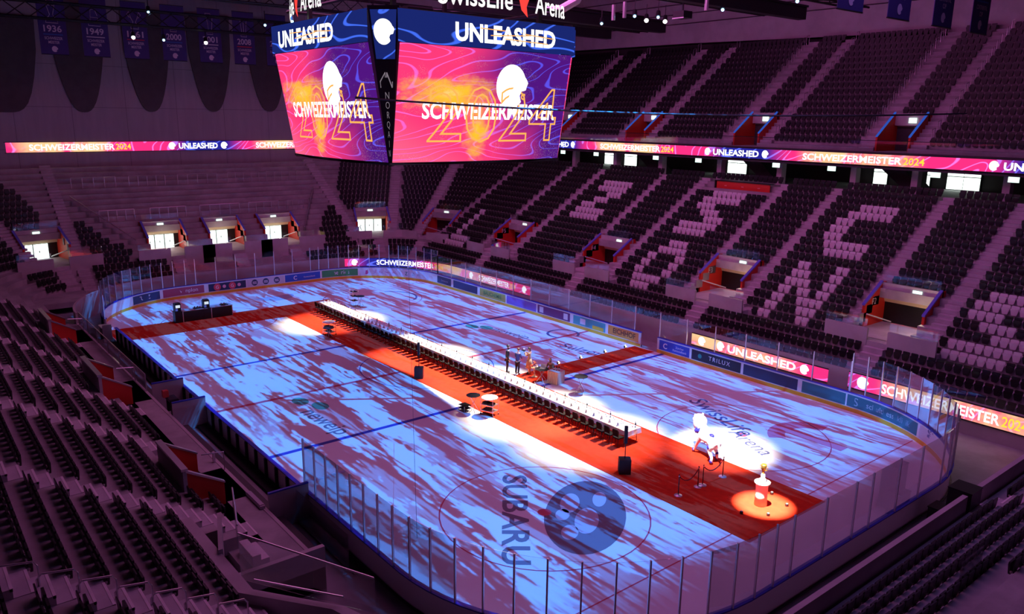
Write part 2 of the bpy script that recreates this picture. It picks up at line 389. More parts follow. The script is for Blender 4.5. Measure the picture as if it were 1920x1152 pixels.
# ---------------------------------------------------------------- vomitories
def vom(k, a, lo, hi, name, num, door, label):
    """recess in the lower tier: side walls with rails, lintel, landing, front parapets, stairs; local axes a (along the row) and s (outwards)"""
    if k in ('CR', 'CL'):
        t = R(a); sg = 1 if k == 'CR' else -1; es = Vector((-math.sin(t), sg*math.cos(t), 0)); ea = Vector((math.cos(t), sg*math.sin(t), 0)); O = Vector((XS, sg*YC, 0))-es*.87*-1
        O = Vector((XS, sg*YC, 0)) + es*.87; a = 0
        if k == 'CL': ea = -ea
    else:
        es = {'R': Vector((0,1,0)), 'F': Vector((-1,0,0))}[k]; ea = {'R': Vector((1,0,0)), 'F': Vector((0,1,0))}[k]
        O = {'R': Vector((a,15,0)), 'F': Vector((-30.57,a,0))}[k]
    def Q(u, s, z): p = O+ea*u+es*s; return (p.x, p.y, z)
    def bl(mb, u0, u1, s0, s1, z0, z1, m=0): mb.prism([Q(u0,s0,z0),Q(u1,s0,z0),Q(u1,s1,z0),Q(u0,s1,z0)], (0,0,z1-z0), m)
    sf, sl, zl = 8.15, 10.3, 2.92
    mb = MB()                                        # landing, stairs down to row 0 and the two front parapets
    bl(mb, -3.5, 3.6, 5.30, 6.1, zl-.9, zl); bl(mb, lo, hi, 6.0, 11.2, zl-.5, zl)
    for q in range(5): bl(mb, -.6, .65, 5.28-.36*(q+1), 5.28-.36*q, zt(0), zl-.33*(q+1)) if zl-.33*(q+1) > 1.05 else None
    struct(mb, 'trim_1', STEP)
    mb = MB(); bl(mb, -3.5, -.62, 5.26, 5.42, zt(2)-.3, 3.72); bl(mb, .67, 3.6, 5.26, 5.42, zt(2)-.3, 3.72); struct(mb, 'wall_parapet', CONC2)
    root = thing(name, label, 'entrance', Q(0, 8, zl), 0, 'entrances through the lower stand')
    inv = Matrix.Translation(-Vector(Q(0, 8, zl)))
    def part(mb, nm, mats, par=root, **t):
        mb.v = [tuple(inv @ Vector(q)) for q in mb.v]; return mb.obj(nm, mats, par, **t)
    for sd, u0, u1 in ((0, lo-.16, lo), (1, hi, hi+.16)):
        mb = MB(); ring = [Q(u0, sf, zl-.4), Q(u0, sf, 4.42), Q(u0, sl, 5.75), Q(u0, sl+.9, 5.75), Q(u0, sl+.9, zl-.4)]
        mb.prism(ring, ea*(u1-u0), 0); part(mb, 'side_wall', REDW)
        mb = MB(); mb.prism([Q(u0-.02, sf-.05, 4.42), Q(u0-.02, sf-.05, 4.54), Q(u0-.02, sl, 5.87), Q(u0-.02, sl, 5.75)], ea*(u1-u0+.04), 0); part(mb, 'cap_rail', LEDB)
    mb = MB(); bl(mb, lo-.16, hi+.16, sl, sl+.18, 5.1, 5.75); part(mb, 'lintel', CONC2)
    mb = MB(); mb.prism([Q(lo, sl+.15, 5.1), Q(lo, sl+.55, 4.35), Q(lo, sl+.62, 4.35), Q(lo, sl+.22, 5.1)], ea*(hi-lo)); part(mb, 'soffit_panel', BEIGE)
    mb = MB(); bl(mb, lo, hi, sl+.62, sl+.75, zl, 4.4); part(mb, 'passage_shade', BLK)  # black sheet stands in for the dark passage beyond the opening
    es_ = MB(); bl(es_, -.35, .25, sl-.06, sl-.01, 5.18, 5.55); part(es_, 'exit_sign', EXITM)
    if door:
        n = 3 if door == 3 else 2
        x0, x1 = lo+.25, hi-.25-(.55 if n == 2 else .2); wd = (x1-x0)/n
        for q in range(n):
            mb = MB(); bl(mb, x0+q*wd+.06, x0+(q+1)*wd-.06, sl+.50, sl+.60, zl-.3, 4.3); d_ = part(mb, 'glass_door', DOORL)
            mb = MB(); bl(mb, x0+q*wd+.45, x0+q*wd+.52, sl+.46, sl+.5, 3.5, 3.7)
            mb.v = [tuple(inv @ Vector(p)) for p in mb.v]; mb.obj('door_handle', BLKM, d_)
    mb = MB(); u = lo+.25 if k == 'R' or k == 'CR' else hi-.25
    mb.tube([Q(u, sf-.1, 3.9), Q(u+.5*(1 if u < 0 else -1), sl+.2, 3.1)], .05, 6); part(mb, 'handrail', WHITE)
    if num:
        mb = MB(); base = Vector(Q(lo+.015, 9.35, 4.35))
        lettering(mb, num, lambda x, y, z: base-es*x*-1+Vector((0,0,y)), .62); part(mb, 'number', WHITE)
    # glass balustrade above the parapets
    for u0, u1 in ((-3.5, -.7), (.7, 3.6)):
        mb = MB(); bl(mb, u0, u1, 5.32, 5.34, 3.72, 4.35); part(mb, 'glass_panel', GLASS)
    mb = MB(); bl(mb, lo, hi, sl+.04, sl+.06, 5.75, 6.45); part(mb, 'glass_panel', GLASS)
    return root
for (v, n, l) in zip(VOMR, ('F2', 'F3', 'F4', 'F5'), ('red walled stand entrance marked F2 nearest the right-hand S of seats', 'red walled stand entrance marked F3 between the letters O and N', 'red walled stand entrance marked F4 between the letters I and O', 'dark red stand entrance between the seat letters L and I')):
    vom(*v, 'stand_entrance', n, 0, l)
vom(*VOMC[0], 'stand_entrance', 'F6', 0, 'dark red stand entrance left of the seat letter L, in the far corner')
vom(*VOMC[1], 'stand_entrance', None, 3, 'entrance with bright glass doors under the big screen in the far right corner')
vom(*VOMC[2], 'stand_entrance', None, 2, 'entrance with bright glass doors at the far left of the picture')
for v, n, l in zip(VOMF, (2, 2, 3), ('rightmost of three bright door entrances in the standing terrace', 'middle of three bright door entrances in the standing terrace', 'leftmost of three bright door entrances in the standing terrace')):
    vom(*v, 'stand_entrance', None, n, l)
# small warm lamps inside the two lit entrances
for x in (6.7, 20.25):
    l = bpy.data.lights.new('entrance_lamp', 'POINT'); l.energy = 55; l.color = (1, .82, .55); l.shadow_soft_size = .1
    o = bpy.data.objects.new('entrance_lamp', l); COL.objects.link(o); o.location = (x+.9, 23.6, 4.3)
for y in (6.45, .55, -5.35):
    l = bpy.data.lights.new('entrance_lamp', 'POINT'); l.energy = 40; l.color = (1, .85, .65); l.shadow_soft_size = .1
    o = bpy.data.objects.new('entrance_lamp', l); COL.objects.link(o); o.location = (-39.4, y, 4.2)
# left-stand entrances: low recesses opening on the walkway
for i, (x0, x1) in enumerate(((9.5, 12.8), (-5.5, -1.5), (-19.6, -16.))):
    root = thing('stand_entrance', ('red walled recess in the left stand nearest the camera', 'red walled recess halfway along the left stand', 'red walled recess farthest along the left stand')[i], 'entrance', (x0, -19, .97), 0, 'recesses in the left stand')
    iv = Vector((x0, -19, .97))
    def pt(mb, nm, mt): mb.v = [tuple(Vector(q)-iv) for q in mb.v]; return mb.obj(nm, mt, root)
    for xx in (x0-.14, x1):
        mb = MB(); mb.prism([(xx, -18.0, .6), (xx, -18.0, 1.9), (xx, -19.4, 2.75), (xx, -19.4, .6)], (.14, 0, 0)); pt(mb, 'side_wall', REDW)
        mb = MB(); mb.prism([(xx-.03, -17.97, 1.9), (xx-.03, -17.97, 1.97), (xx-.03, -19.45, 2.85), (xx-.03, -19.45, 2.75)], (.2, 0, 0)); pt(mb, 'cap_rail', STEEL)
    mb = MB(); mb.b(x0-.14, x1+.14, -19.55, -19.4, .6, 2.8); pt(mb, 'back_wall', CONC2)
    mb = MB(); mb.b(x0-.14, x1+.14, -19.6, -19.35, 2.8, 2.9); pt(mb, 'cap_rail', STEEL)
    mb = MB(); mb.b(x0, x1, -19.4, -16.9, .3, .97); pt(mb, 'landing', CONC2)
    mb = MB(); mb.tube([(x0+.3, -17.9, 1.95), (x0+.3, -16.95, 1.85), (x0+.3, -16.95, .97)], .03); pt(mb, 'handrail', ALU)
# ---------------------------------------------------------------- aisle steps
def aisle(k, a0, a1, j0, j1, bright=False, skip=()):
    mb = MB()
    for j in range(j0, j1+1):
        if j in skip: continue
        rho = sb(j)+.87
        if k in ('CR', 'CL', 'NL'): w_ = math.degrees(.58/rho); st_ = [(k, a0-w_), (k, a0+w_)]
        else: st_ = [(k, a0), (k, a1)]
        q = sb(j)+.06; f = sb(j)-.732; z = zt(j)
        strip(mb, st_, [(q-.40, z), (q-.40, z+.244), (q, z+.244), (q, z)], 0)
        strip(mb, st_, [(f-.004, z-.2), (f-.004, z+.012), (f+.40, z+.012), (f+.40, z-.2)], 0)
        for s_, zz in ((q-.40, z+.244), (f, z+.012)):
            strip(mb, st_, [(s_-.012, zz-.07), (s_-.012, zz+.008), (s_+.055, zz+.008), (s_+.055, zz-.07)], 1)
    struct(mb, 'trim_2', [STEP, NOSE if bright else STEP])
for x in XC:
    aisle('R', x-2.9, x-2.56, 4, 8); aisle('R', x-2.95, x-2.05, 9, 20); aisle('R', x+2.0, x+2.95, 4, 20)
aisle('R', -32.0+.2, -30.9, 0, 20)
aisle('CR', 33, 0, 4, 20); aisle('CR', 55.7, 0, 4, 20); aisle('CR', 88.0, 0, 3, 20)
aisle('F', 14.13, 15.0, 3, 20) if False else None
aisle('F', -14.1, -13.1, 0, 20); aisle('CL', 66, 0, 4, 16)
for x0, x1 in ((14.9, 16.05), (6.35, 7.5), (-.5, .75), (-8.1, -6.9), (-15.9, -14.8), (-23.9, -22.8), (22.8, 23.95)):
    aisle('L', x0, x1, 3 if x0 > 20 else 0, 16, True)
# ---------------------------------------------------------------- upper structure on the right
mb = MB()
UV = (-27.4, -14.5, -.95, 12.5, 26.0)
def ut(k): return 14.38+.588*k
for k in range(17):
    y0 = 35.0+.8*k
    for x0, x1 in cutrow([(-46, 46)], [(x-1.35, x+1.35) for x in UV] if k <= 3 else []):
        mb.b(x0, x1, y0, y0+.84, ut(k)-.75, ut(k))
struct(mb, 'terrace_upper', CONC)
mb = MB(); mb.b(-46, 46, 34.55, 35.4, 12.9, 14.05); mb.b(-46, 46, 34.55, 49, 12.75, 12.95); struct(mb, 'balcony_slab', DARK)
for x in UV:
    for sx_ in (-1, 1):
        mb = MB(); a0 = x+sx_*1.97-.6
        for k in range(17):
            y0 = 35.0+.8*k
            mb.b(a0, a0+1.2, y0+.4, y0+.8, ut(k), ut(k)+.294); mb.b(a0, a0+1.2, y0-.01, y0+.05, ut(k)-.05, ut(k)+.012)
        struct(mb, 'trim_3', STEP)
        root = thing('aisle_handrail', None, 'handrail', (a0, 35, 14.4), 0, 'hoop rails beside the upper stand stairs')
        root['label'] = 'steel hoop rails on the %s stairs of the upper stand, %s' % ('left' if sx_ < 0 else 'right', {-27.4: 'nearest the big screen', -14.5: 'second from the big screen', -.95: 'third from the big screen', 12.5: 'above the red glow', 26.0: 'at the picture edge'}[x])
        for k in range(1, 17):
            mb = MB(); y0 = .8*k; z0 = .588*k; xx = 1.25 if sx_ > 0 else -.05
            mb.tube([(xx, y0+.1, z0), (xx, y0+.1, z0+.85), (xx, y0+.55, z0+.98), (xx, y0+.55, z0)], .03, 5); mb.obj('rail_hoop', STEEL, root)
    root = thing('stand_entrance', 'small red entrance in the upper stand, ' + {-27.4: 'partly behind the big screen', -14.5: 'left one of those lit by blue rails', -.95: 'right one of those lit by blue rails', 12.5: 'above the red glow on the balcony', 26.0: 'beyond the right picture edge'}[x], 'entrance', (x, 35.5, 14.1), 0, 'entrances of the upper stand')
    def pt(mb, nm, mt): return mb.obj(nm, mt, root)
    for u0, u1 in ((-1.37, -1.22), (1.22, 1.37)):
        mb = MB(); mb.prism([(u0, -.3, -.3), (u0, -.3, 1.1), (u0, 2.3, 2.95), (u0, 2.9, 2.95), (u0, 2.9, -.3)], (u1-u0, 0, 0)); pt(mb, 'side_wall', REDW)
        mb = MB(); mb.prism([(u0, -.33, 1.1), (u0, -.33, 1.2), (u0, 2.3, 3.07), (u0, 2.3, 2.95)], (u1-u0, 0, 0)); pt(mb, 'cap_rail', emitmat('blue_lit_stair_rail', (.05, .16, .9), .5))
    mb = MB(); mb.b(-1.37, 1.37, 2.3, 2.5, 2.0, 2.95); pt(mb, 'lintel', CONC2)
    mb = MB(); mb.b(-1.3, 1.3, 2.8, 2.95, -.2, 2.2); pt(mb, 'passage_shade', DARK)  # dark sheet put in for the shade inside the upper entrance
    mb = MB(); mb.b(-.1, .5, 2.2, 2.27, 2.2, 2.6); pt(mb, 'exit_sign', EXITM)
    mb = MB(); mb.b(-1.35, 1.35, -.5, 2.8, -.3, 0); pt(mb, 'landing', CONC)
root = thing('balcony_glass', 'long clear glass balustrade on the upper balcony edge above the ribbon screen', 'glass balustrade', (0, 34.5, 14.05))
for i in range(23):
    mb = MB(); mb.b(-46+4*i+.03, -42+4*i-.03, 0, .03, .02, .85); mb.obj('glass_panel', GLASS, root)
mb = MB(); mb.b(-46, 46, -.02, .05, .85, .9); mb.obj('top_rail', BLKM, root)
# concourse under the balcony
mb = MB(); mb.b(-46, 46, 45.2, 45.5, 10.7, 12.8); struct(mb, 'wall_concourse', mat('concourse_wall', (.16, .15, .16), .7))
for i, x in enumerate((-24.3, -17.8, -11.4, -4.1, 2.4, 9.3, 14.3, 20.8)):
    mb = MB(); mb.b(x-.25, x+.25, 35.8, 36.5, 10.7, 12.8); struct(mb, 'column', CONC2)
for i, (x0, x1) in enumerate(((-28.4, -26.9), (-25, -23), (-9.8, -7.4), (6.4, 7.7), (12.9, 15.6), (11.2, 11.5))):
    root = struct(MB().b(x0-.06, x1+.06, 45.02, 45.2, 10.74, 12.75), 'window_%d' % (i+1), BLKM)
    n = max(1, round((x1-x0)/1.1))
    for q in range(n):
        for z0, z1 in ((10.8, 11.85), (11.92, 12.7)):
            mb = MB(); mb.b(x0+(x1-x0)*q/n+.03, x0+(x1-x0)*(q+1)/n-.03, 44.97, 45.02, z0, z1); mb.obj('pane', DOORL, root)
for x in (-16.2, -2.7, 10.7):
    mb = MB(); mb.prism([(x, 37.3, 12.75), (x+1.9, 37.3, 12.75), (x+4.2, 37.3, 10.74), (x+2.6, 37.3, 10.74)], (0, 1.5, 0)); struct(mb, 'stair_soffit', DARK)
for x, lb in ((-25.06, 'first from the big screen'), (-19.7, 'second from the big screen'), (-11.16, 'third from the big screen'), (-5.8, 'left of UNLEASHED column'), (2.69, 'right of the word UNLEASHED'), (7.92, 'under the middle of the ribbon text'), (16.26, 'beside the bright windows'), (21.55, 'nearest the right picture edge')):
    root = thing('exit_sign', 'lit exit sign hanging under the ribbon screen, '+lb, 'exit sign', (x, 34.75, 12.35), 0, 'exit signs under the balcony')
    MB().b(-.35, .35, 0, .06, 0, .42).obj('lit_face', EXITM, root); MB().b(-.37, .37, .06, .1, -.02, .6).obj('housing', BLK, root)
# walls and roof
mb = MB()
n = 9
top = [(-47, 49.2, 25.3), (-19.5, 49.2, 25.0), (6.4, 49.2, 24.4), (16.3, 49.2, 23.5), (46, 49.2, 21.5)]
for a, b_ in zip(top, top[1:]):
    mb.prism([a, b_, (b_[0], b_[1], 33), (a[0], a[1], 33)], (0, .4, 0))
struct(mb, 'wall_right_upper', CONC2)
mb = MB()
for i in range(4):
    mb.b(-46, 46, 49.05-.0, 49.25, 27.2+i*1.1, 27.28+i*1.1)
struct(mb, 'trim_4', DARK)
mb = MB(); mb.b(-48, 48, 50.2, 50.5, 10, 33); struct(mb, 'wall_right', DARK)  # coloured dark to stand in for the shaded open space behind the last row
def farring(off):
    pts = [(XS, YC+off+.87)]
    pts = []
    for i in range(13): t = R(20+70*i/12); pts.append((XS-math.sin(t)*(off+.87), YC+math.cos(t)*(off+.87)))
    for i in range(1, 9): pts.append((-30.57-off, YC-2*YC*i/8))
    for i in range(1, 13): t = R(90-70*i/12); pts.append((XS-math.sin(t)*(off+.87), -YC-math.cos(t)*(off+.87)))
    return pts
FWM = bpy.data.materials.new('board_marked_concrete'); FWM.use_nodes = True; k_ = NT(FWM.node_tree)
t_ = k_.new('ShaderNodeTexCoord'); x_, y_, z_ = k_.sep(t_.outputs['Object'])
jy = k_.m('ABSOLUTE', k_.m('SUBTRACT', k_.m('FRACT', k_.m('MULTIPLY', y_, 1/5.2)), .5)); jz = k_.m('ABSOLUTE', k_.m('SUBTRACT', k_.m('FRACT', k_.m('MULTIPLY', z_, 1/4.2)), .5))
jj = k_.m('MINIMUM', k_.ss(jy, .49, .5, 1., .0), k_.ss(jz, .488, .5, 1., 0.))
nz_ = k_.noise(k_.xyz(x_, k_.m('MULTIPLY', y_, 2.2), k_.m('MULTIPLY', z_, .25)), 1., 4.)
k_.put(k_.n['Principled BSDF'].inputs['Base Color'], k_.mix(k_.m('MULTIPLY', k_.ss(jj, 0., 1., .35, 1.), k_.ss(nz_, .2, .8, .8, 1.)), (.12, .11, .12), (.44, .40, .43)))
k_.n['Principled BSDF'].inputs['Roughness'].default_value = .7
mb = MB(); ringwall(mb, farring(20.0), 10.3, 33, .3); struct(mb, 'wall_far', FWM)
mb = MB(); mb.b(-60, 60, -60, 60, 33, 33.2); struct(mb, 'ceiling', DARK)
mb = MB(); mb.b(-48, 30, -44.5, -44.2, 0, 33); struct(mb, 'wall_left', DARK)
# dark arched panels on the far wall
PANM = mat('dark_arch_tone', (.10, .085, .09), .85, noise=.1)
for i, (yc, hw, zb, zt_) in enumerate(((-16.3, 3.3, 16.2, 25.4), (-9.25, 2.35, 16.3, 27), (-2.64, 2.25, 16.45, 27), (4.0, 2.3, 16.55, 27), (10.6, 2.3, 16.65, 27))):
    ring = []
    for q in range(17):
        u = -1+2*q/16; ring.append((-50.42, yc+hw*u, zb+6.2*abs(u)**2.6 if i else zb+6.*abs(u)**4))
    ring += [(-50.42, yc+hw*1.04, zt_), (-50.42, yc-hw*1.04, zt_)]
    MB().prism(ring, (.12, 0, 0)).obj('arch_panel', PANM, label='dark arch-shaped panel on the far wall, %s' % ('cut by the left picture edge', 'below the 1949 banner', 'below the 2000 banner', 'below the 2001 banner', 'beside the big screen')[i], cat='wall panel', group='dark arched wall panels')
# ---------------------------------------------------------------- ribbon screens
BAND = screenmat('ribbon_screen', 'band')
TXW = emitmat('white_screen_letters', (1, 1, 1), 1.6); TXY = emitmat('yellow_screen_letters', (1, .62, .05), 1.3); TXO = emitmat('orange_screen_lines', (1, .45, .10), 1.1)
def emblem(mb, fn, u, v, r, m=0):
    ring = []
    for q in range(40):
        t = 2*PI*q/40; rr = 1.0
        if -.1 < t < .45: rr = .92+.22*math.sin((t+.1)/.55*PI)
        if 5.55 < t < 6.1: rr = .72
        ring.append(fn(u+r*.92*rr*math.cos(t), v+r*rr*math.sin(t), 0))
    mb.add(ring, [tuple(range(40))], m)
def ribbon(name, label, fn, u0, u1, h, ph, texts, parent=None):
    """LED strip: fn(u, v, w) -> world, w outwards"""
    root = thing(name, label, 'LED screen', fn((u0+u1)/2, 0, 0)); o0 = Vector(fn((u0+u1)/2, 0, 0)); n = max(1, int((u1-u0)/1.))
    mb = MB()
    for i in range(n+1):
        u = u0+(u1-u0)*i/n
        for v in (0, h): mb.uv[len(mb.v)] = (u+ph, v); mb.v.append(tuple(Vector(fn(u, v, 0))-o0))
    for i in range(n): mb.f.append((2*i, 2*i+2, 2*i+3, 2*i+1)); mb.mi.append(0)
    mb.obj('screen', BAND, root)
    mb = MB()
    for i in range(n):
        a, b_ = u0+(u1-u0)*i/n, u0+(u1-u0)*(i+1)/n
        for v0, v1 in ((-.06, 0), (h, h+.06)):
            q = [Vector(fn(a, v0, .02))-o0, Vector(fn(b_, v0, .02))-o0, Vector(fn(b_, v1, .02))-o0, Vector(fn(a, v1, .02))-o0]
            d = Vector(fn(a, v0, -.1))-Vector(fn(a, v0, .02)); mb.prism(q, d)
    mb.obj('frame', BLK, root)
    F = lambda x, y, z: tuple(Vector(fn(x, y, .02+z*.1))-o0)
    for kind, u, wd in texts:
        if kind == 'S':
            mb = MB(); lettering(mb, 'SCHWEIZERMEISTER', F, h*.86, (u, h*.19), wd, bold=.022); mb.obj('lettering', TXW, root)
            mb = MB(); lettering(mb, '2024', F, h*.86, (u+wd*.5+wd*.11, h*.19), wd*.19, bold=.015); mb.obj('lettering', TXY, root)
        if kind == 'U':
            mb = MB(); lettering(mb, 'UNLEASHED', F, h*.86, (u, h*.19), wd, bold=.03); mb.obj('lettering', TXW, root)
        if kind in 'UB':
            for q in ((-wd*.5-h*.75, wd*.5+h*.75) if kind == 'U' else (0,)):
                mb = MB(); emblem(mb, F, u+q, h*.5, h*.40); mb.obj('emblem', TXW, root)
        if kind == 'Y': mb = MB(); lettering(mb, '2024', F, h*.86, (u, h*.19), wd, bold=.015); mb.obj('lettering', TXY, root)
    return root
ribbon('ribbon_screen', 'long LED ribbon on the right balcony edge reading UNLEASHED and SCHWEIZERMEISTER 2024', lambda u, v, w: (u, 34.5-w, 13.02+v), -46, 44, .86, 1.5, [('U', -1.45, 4.95), ('S', 9.55, 8.4), ('U', 23.4, 5), ('S', -14.6, 8.4), ('U', -26.3, 5)])
ribbon('ribbon_screen', 'LED ribbon across the far concrete wall beneath the title banners', lambda u, v, w: (-50.4+w, u, 12.3+v), -20, 22, .98, -2.0, [('S', -10.7, 7.9), ('U', 2.0, 4.3), ('S', 12.6, 7.9)])
def ringfn(u, v, w):
    """u along the front wall: straight side to x=-21.5 then round the far corner"""
    if u > -21.5: return (u, 16.83-w, .92+v)
    t = (-21.5-u)/10.33; return (-21.5-math.sin(t)*(10.33-w), 6.5+math.cos(t)*(10.33-w), .92+v)
ribbon('perimeter_screen', 'rink level LED strip in the far corner fading from blue to hot pink', ringfn, -34.2, -9.3, .82, 30.5, [('B', -33.2, 1), ('B', -18.2, 1), ('B', -10.1, 1), ('S', -27.6, 6.6), ('S', -14.6, 4.6)])
ribbon('perimeter_screen', 'rink level LED strip reading UNLEASHED behind the glass near the players gate', lambda u, v, w: (u, 16.83-w, .70+v), 8.7, 19.2, .80, -.5, [('U', 14.4, 5.2), ('B', 9.6, 1)])
ribbon('perimeter_screen', 'rink level LED strip reading SCHWEIZERMEISTER 2024 at the right picture edge', lambda u, v, w: (u, 16.83-w, .80+v), 20.5, 33, .92, -16., [('B', 21.4, 1), ('S', 25.7, 6.3)])
# glass behind the LED strips on top of the front wall
root = thing('wall_glass', 'clear glass panes on top of the front wall of the right stand', 'glass balustrade', (0, 16.9, 1.84))
for i in range(26):
    MB().b(-20+2*i+.02, -18+2*i-.02, 0, .02, 0, .5).obj('glass_panel', GLASS, root)
# ---------------------------------------------------------------- rink: ice, markings, boards, glass
RC = 8.5
def bpath(n=10, off=0.):
    """closed loop of the board line, anticlockwise from (21.5,15)"""
    p = []
    for cx, cy, t0 in ((21.5, 6.5, 90), (-21.5, 6.5, 180), (-21.5, -6.5, 270), (21.5, -6.5, 0)):
        for i in range(n+1):
            t = R(t0-90+90*i/n) if False else R(t0+ -0)
        pass
    for cx, cy, t0 in ((-21.5, 6.5, 90), (-21.5, -6.5, 180), (21.5, -6.5, 270), (21.5, 6.5, 0)):
        for i in range(n+1):
            t = R(t0+90*i/n); p.append((cx+(RC+off)*math.cos(t), cy+(RC+off)*math.sin(t)))
    return p
ICE = bpy.data.materials.new('rink_ice'); ICE.use_nodes = True; k_ = NT(ICE.node_tree); pb = k_.n['Principled BSDF']
t_ = k_.new('ShaderNodeTexCoord'); nz_ = k_.noise(t_.outputs['Object'], .25, 5., .6)
k_.put(pb.inputs['Base Color'], k_.mix(nz_, (.76, .79, .83), (.84, .86, .90))); pb.inputs['Roughness'].default_value = .32; pb.inputs['Specular IOR Level'].default_value = .18
lp = bpath(14, .02)
mb = MB(); mb.prism([(x, y, -.02) for x, y in lp], (0, 0, .02)); ice = mb.obj('ice_sheet', ICE, label='white rink ice under blue streaks of light', cat='ice')
MK = lambda n, c: mat(n, c, .4, spec=.15)
RLINE, BLINE, GREY, DKB = MK('red_ice_paint', (.62, .10, .16)), MK('blue_ice_paint', (.05, .07, .42)), MK('grey_ice_print', (.20, .20, .26)), MK('dark_blue_print', (.12, .14, .30))
GRN = MK('green_ice_print', (.10, .48, .36))
def decal(nm, m, fn): q = MB(); fn(q); return q.obj(nm, m, ice)
def rectd(x0, x1, y0, y1, z=.004): return lambda q: q.add([(x0,y0,z),(x1,y0,z),(x1,y1,z),(x0,y1,z)], [(0,1,2,3)])
def ringd(cx, cy, r, wd, a0=0, a1=360, z=.005, n=48):
    def f(q):
        vs = []
        for i in range(n+1):
            t = R(a0+(a1-a0)*i/n); vs += [(cx+r*math.cos(t), cy+r*math.sin(t), z), (cx+(r-wd)*math.cos(t), cy+(r-wd)*math.sin(t), z)]
        q.add(vs, [(2*i, 2*i+2, 2*i+3, 2*i+1) for i in range(n)])
    return f
def discd(cx, cy, r, z=.004, n=40, sx=1.): return lambda q: q.add([(cx+r*sx*math.cos(2*PI*i/n), cy+r*math.sin(2*PI*i/n), z) for i in range(n)], [tuple(range(n))])
decal('centre_line', RLINE, rectd(-.15, .15, -15, 15)); decal('blue_line', BLINE, rectd(-7.81, -7.51, -15, 15)); decal('blue_line', BLINE, rectd(7.51, 7.81, -15, 15))
for x in (-26, 26): decal('goal_line', RLINE, rectd(x-.03, x+.03, -13.6, 13.6))
for sx_ in (-20, 20):
    for sy_ in (-7, 7): decal('faceoff_circle', RLINE, ringd(sx_, sy_, 4.5, .06)); decal('faceoff_spot', RLINE, discd(sx_, sy_, .3))
decal('centre_circle', BLINE, ringd(0, 0, 4.5, .06))
for sx_ in (-1, 1): decal('goal_crease', MK('crease_print', (.45, .55, .75)), ringd(26*sx_, 0, 1.8, 1.75, 90 if sx_ > 0 else -90, 270 if sx_ > 0 else 90, .003))
# prints under the ice
def elld(cx, cy, a, b_, z, n=40): return lambda q: q.add([(cx+a*math.cos(2*PI*i/n)*.66+b_*math.sin(2*PI*i/n)*.75, cy-a*math.cos(2*PI*i/n)*.75+b_*math.sin(2*PI*i/n)*.66, z) for i in range(n)], [tuple(range(n))])
decal('round_print', GREY, elld(21.2, -5.75, 3.2, 1.72, .0035))
for u_, v_, a_e, b_e in ((-.9, -.75, .9, .42), (.5, .1, 1.1, .5), (-1.5, .5, .7, .3), (1.6, -.5, .6, .35), (.2, -.95, .5, .3)):
    decal('round_print', MK('pale_print', (.50, .54, .66)), elld(21.2+u_*.66+v_*.75, -5.75-u_*.75+v_*.66, a_e, b_e, .006))
def icetext(body, x, y, size, rz, m, **kw):
    ca, sa = math.cos(rz), math.sin(rz)
    def f(q): lettering(q, body, lambda u, v, w_: (x+u*ca-v*sa, y+u*sa+v*ca, .006), size, **kw)
    decal('ice_lettering', m, f)
icetext('SUBARU', 19.1, -8.55, 1.55, R(-38.5), GREY, bold=.02, width=7.6)
icetext('neweip', 5.0, -10.3, 1.5, R(3), GREY, bold=.01)
icetext('neweip', -3.0, 9.3, 1.3, R(8), GREY)
for x, y in ((1.2, -9.6), (2.6, -9.0), (-6.6, 8.5), (-5.6, 9.2)): decal('leaf_print', GRN, discd(x, y, .45, .005, 16, 1.5))
icetext('SwissLife', 17.5, 7.8, 1.6, R(-22), DKB); icetext('Arena', 20.8, 6.1, 1.3, R(-22), DKB)
icetext('Sulzer', 3.5, 10.6, 1.5, R(10), DKB)
decal('oval_print', DKB, ringd(-.6, 12.9, 1.3, .2, 20, 300)); decal('oval_print', DKB, ringd(-19.5, 8.4, 2.6, .18, 30, 160))
decal('curved_print', MK('pale_red_print', (.70, .22, .32)), ringd(22.6, 9.6, 2.3, .9, 100, 230)); decal('curved_print', MK('pale_red_print', (.70, .22, .32)), rectd(20.8, 24.4, 9.2, 9.9))
# boards
def ploop(u):
    """board line by length: u from (21.5,15) along the right side to the far end and back on the left; negative u into the near right corner"""
    A = PI/2*RC
    if u < 0:
        a = -u/RC
        if a <= PI/2: return (21.5+RC*math.sin(a), 6.5+RC*math.cos(a), math.sin(a), math.cos(a))
        a_ = -u-A
        if a_ < 13: return (30, 6.5-a_, 1, 0)
        a = (a_-13)/RC
        if a <= PI/2: return (21.5+RC*math.cos(a), -6.5-RC*math.sin(a), math.cos(a), -math.sin(a))
        return (21.5-(a_-13-A), -15, 0, -1)
    if u < 43: return (21.5-u, 15, 0, 1)
    u -= 43
    if u < A: a = u/RC; return (-21.5-RC*math.sin(a), 6.5+RC*math.cos(a), -math.sin(a), math.cos(a))
    u -= A
    if u < 13: return (-30, 6.5-u, -1, 0)
    u -= 13
    if u < A: a = u/RC; return (-21.5-RC*math.cos(a), -6.5-RC*math.sin(a), -math.cos(a), -math.sin(a))
    return (-21.5+u-A, -15, 0, -1)
def bsweep(mb, u0, u1, prof, m=0, step=.7):
    n = max(1, int(abs(u1-u0)/step)); k = len(prof); vs = []
    for i in range(n+1):
        x, y, nx, ny = ploop(u0+(u1-u0)*i/n); vs += [(x+nx*d, y+ny*d, z) for d, z in prof]
    fs = [(i*k+p, i*k+(p+1) % k, i*k+k+(p+1) % k, i*k+k+p) for i in range(n) for p in range(k)]
    fs += [tuple(range(k-1, -1, -1)), tuple(range(n*k, n*k+k))]; mb.add(vs, fs, m)
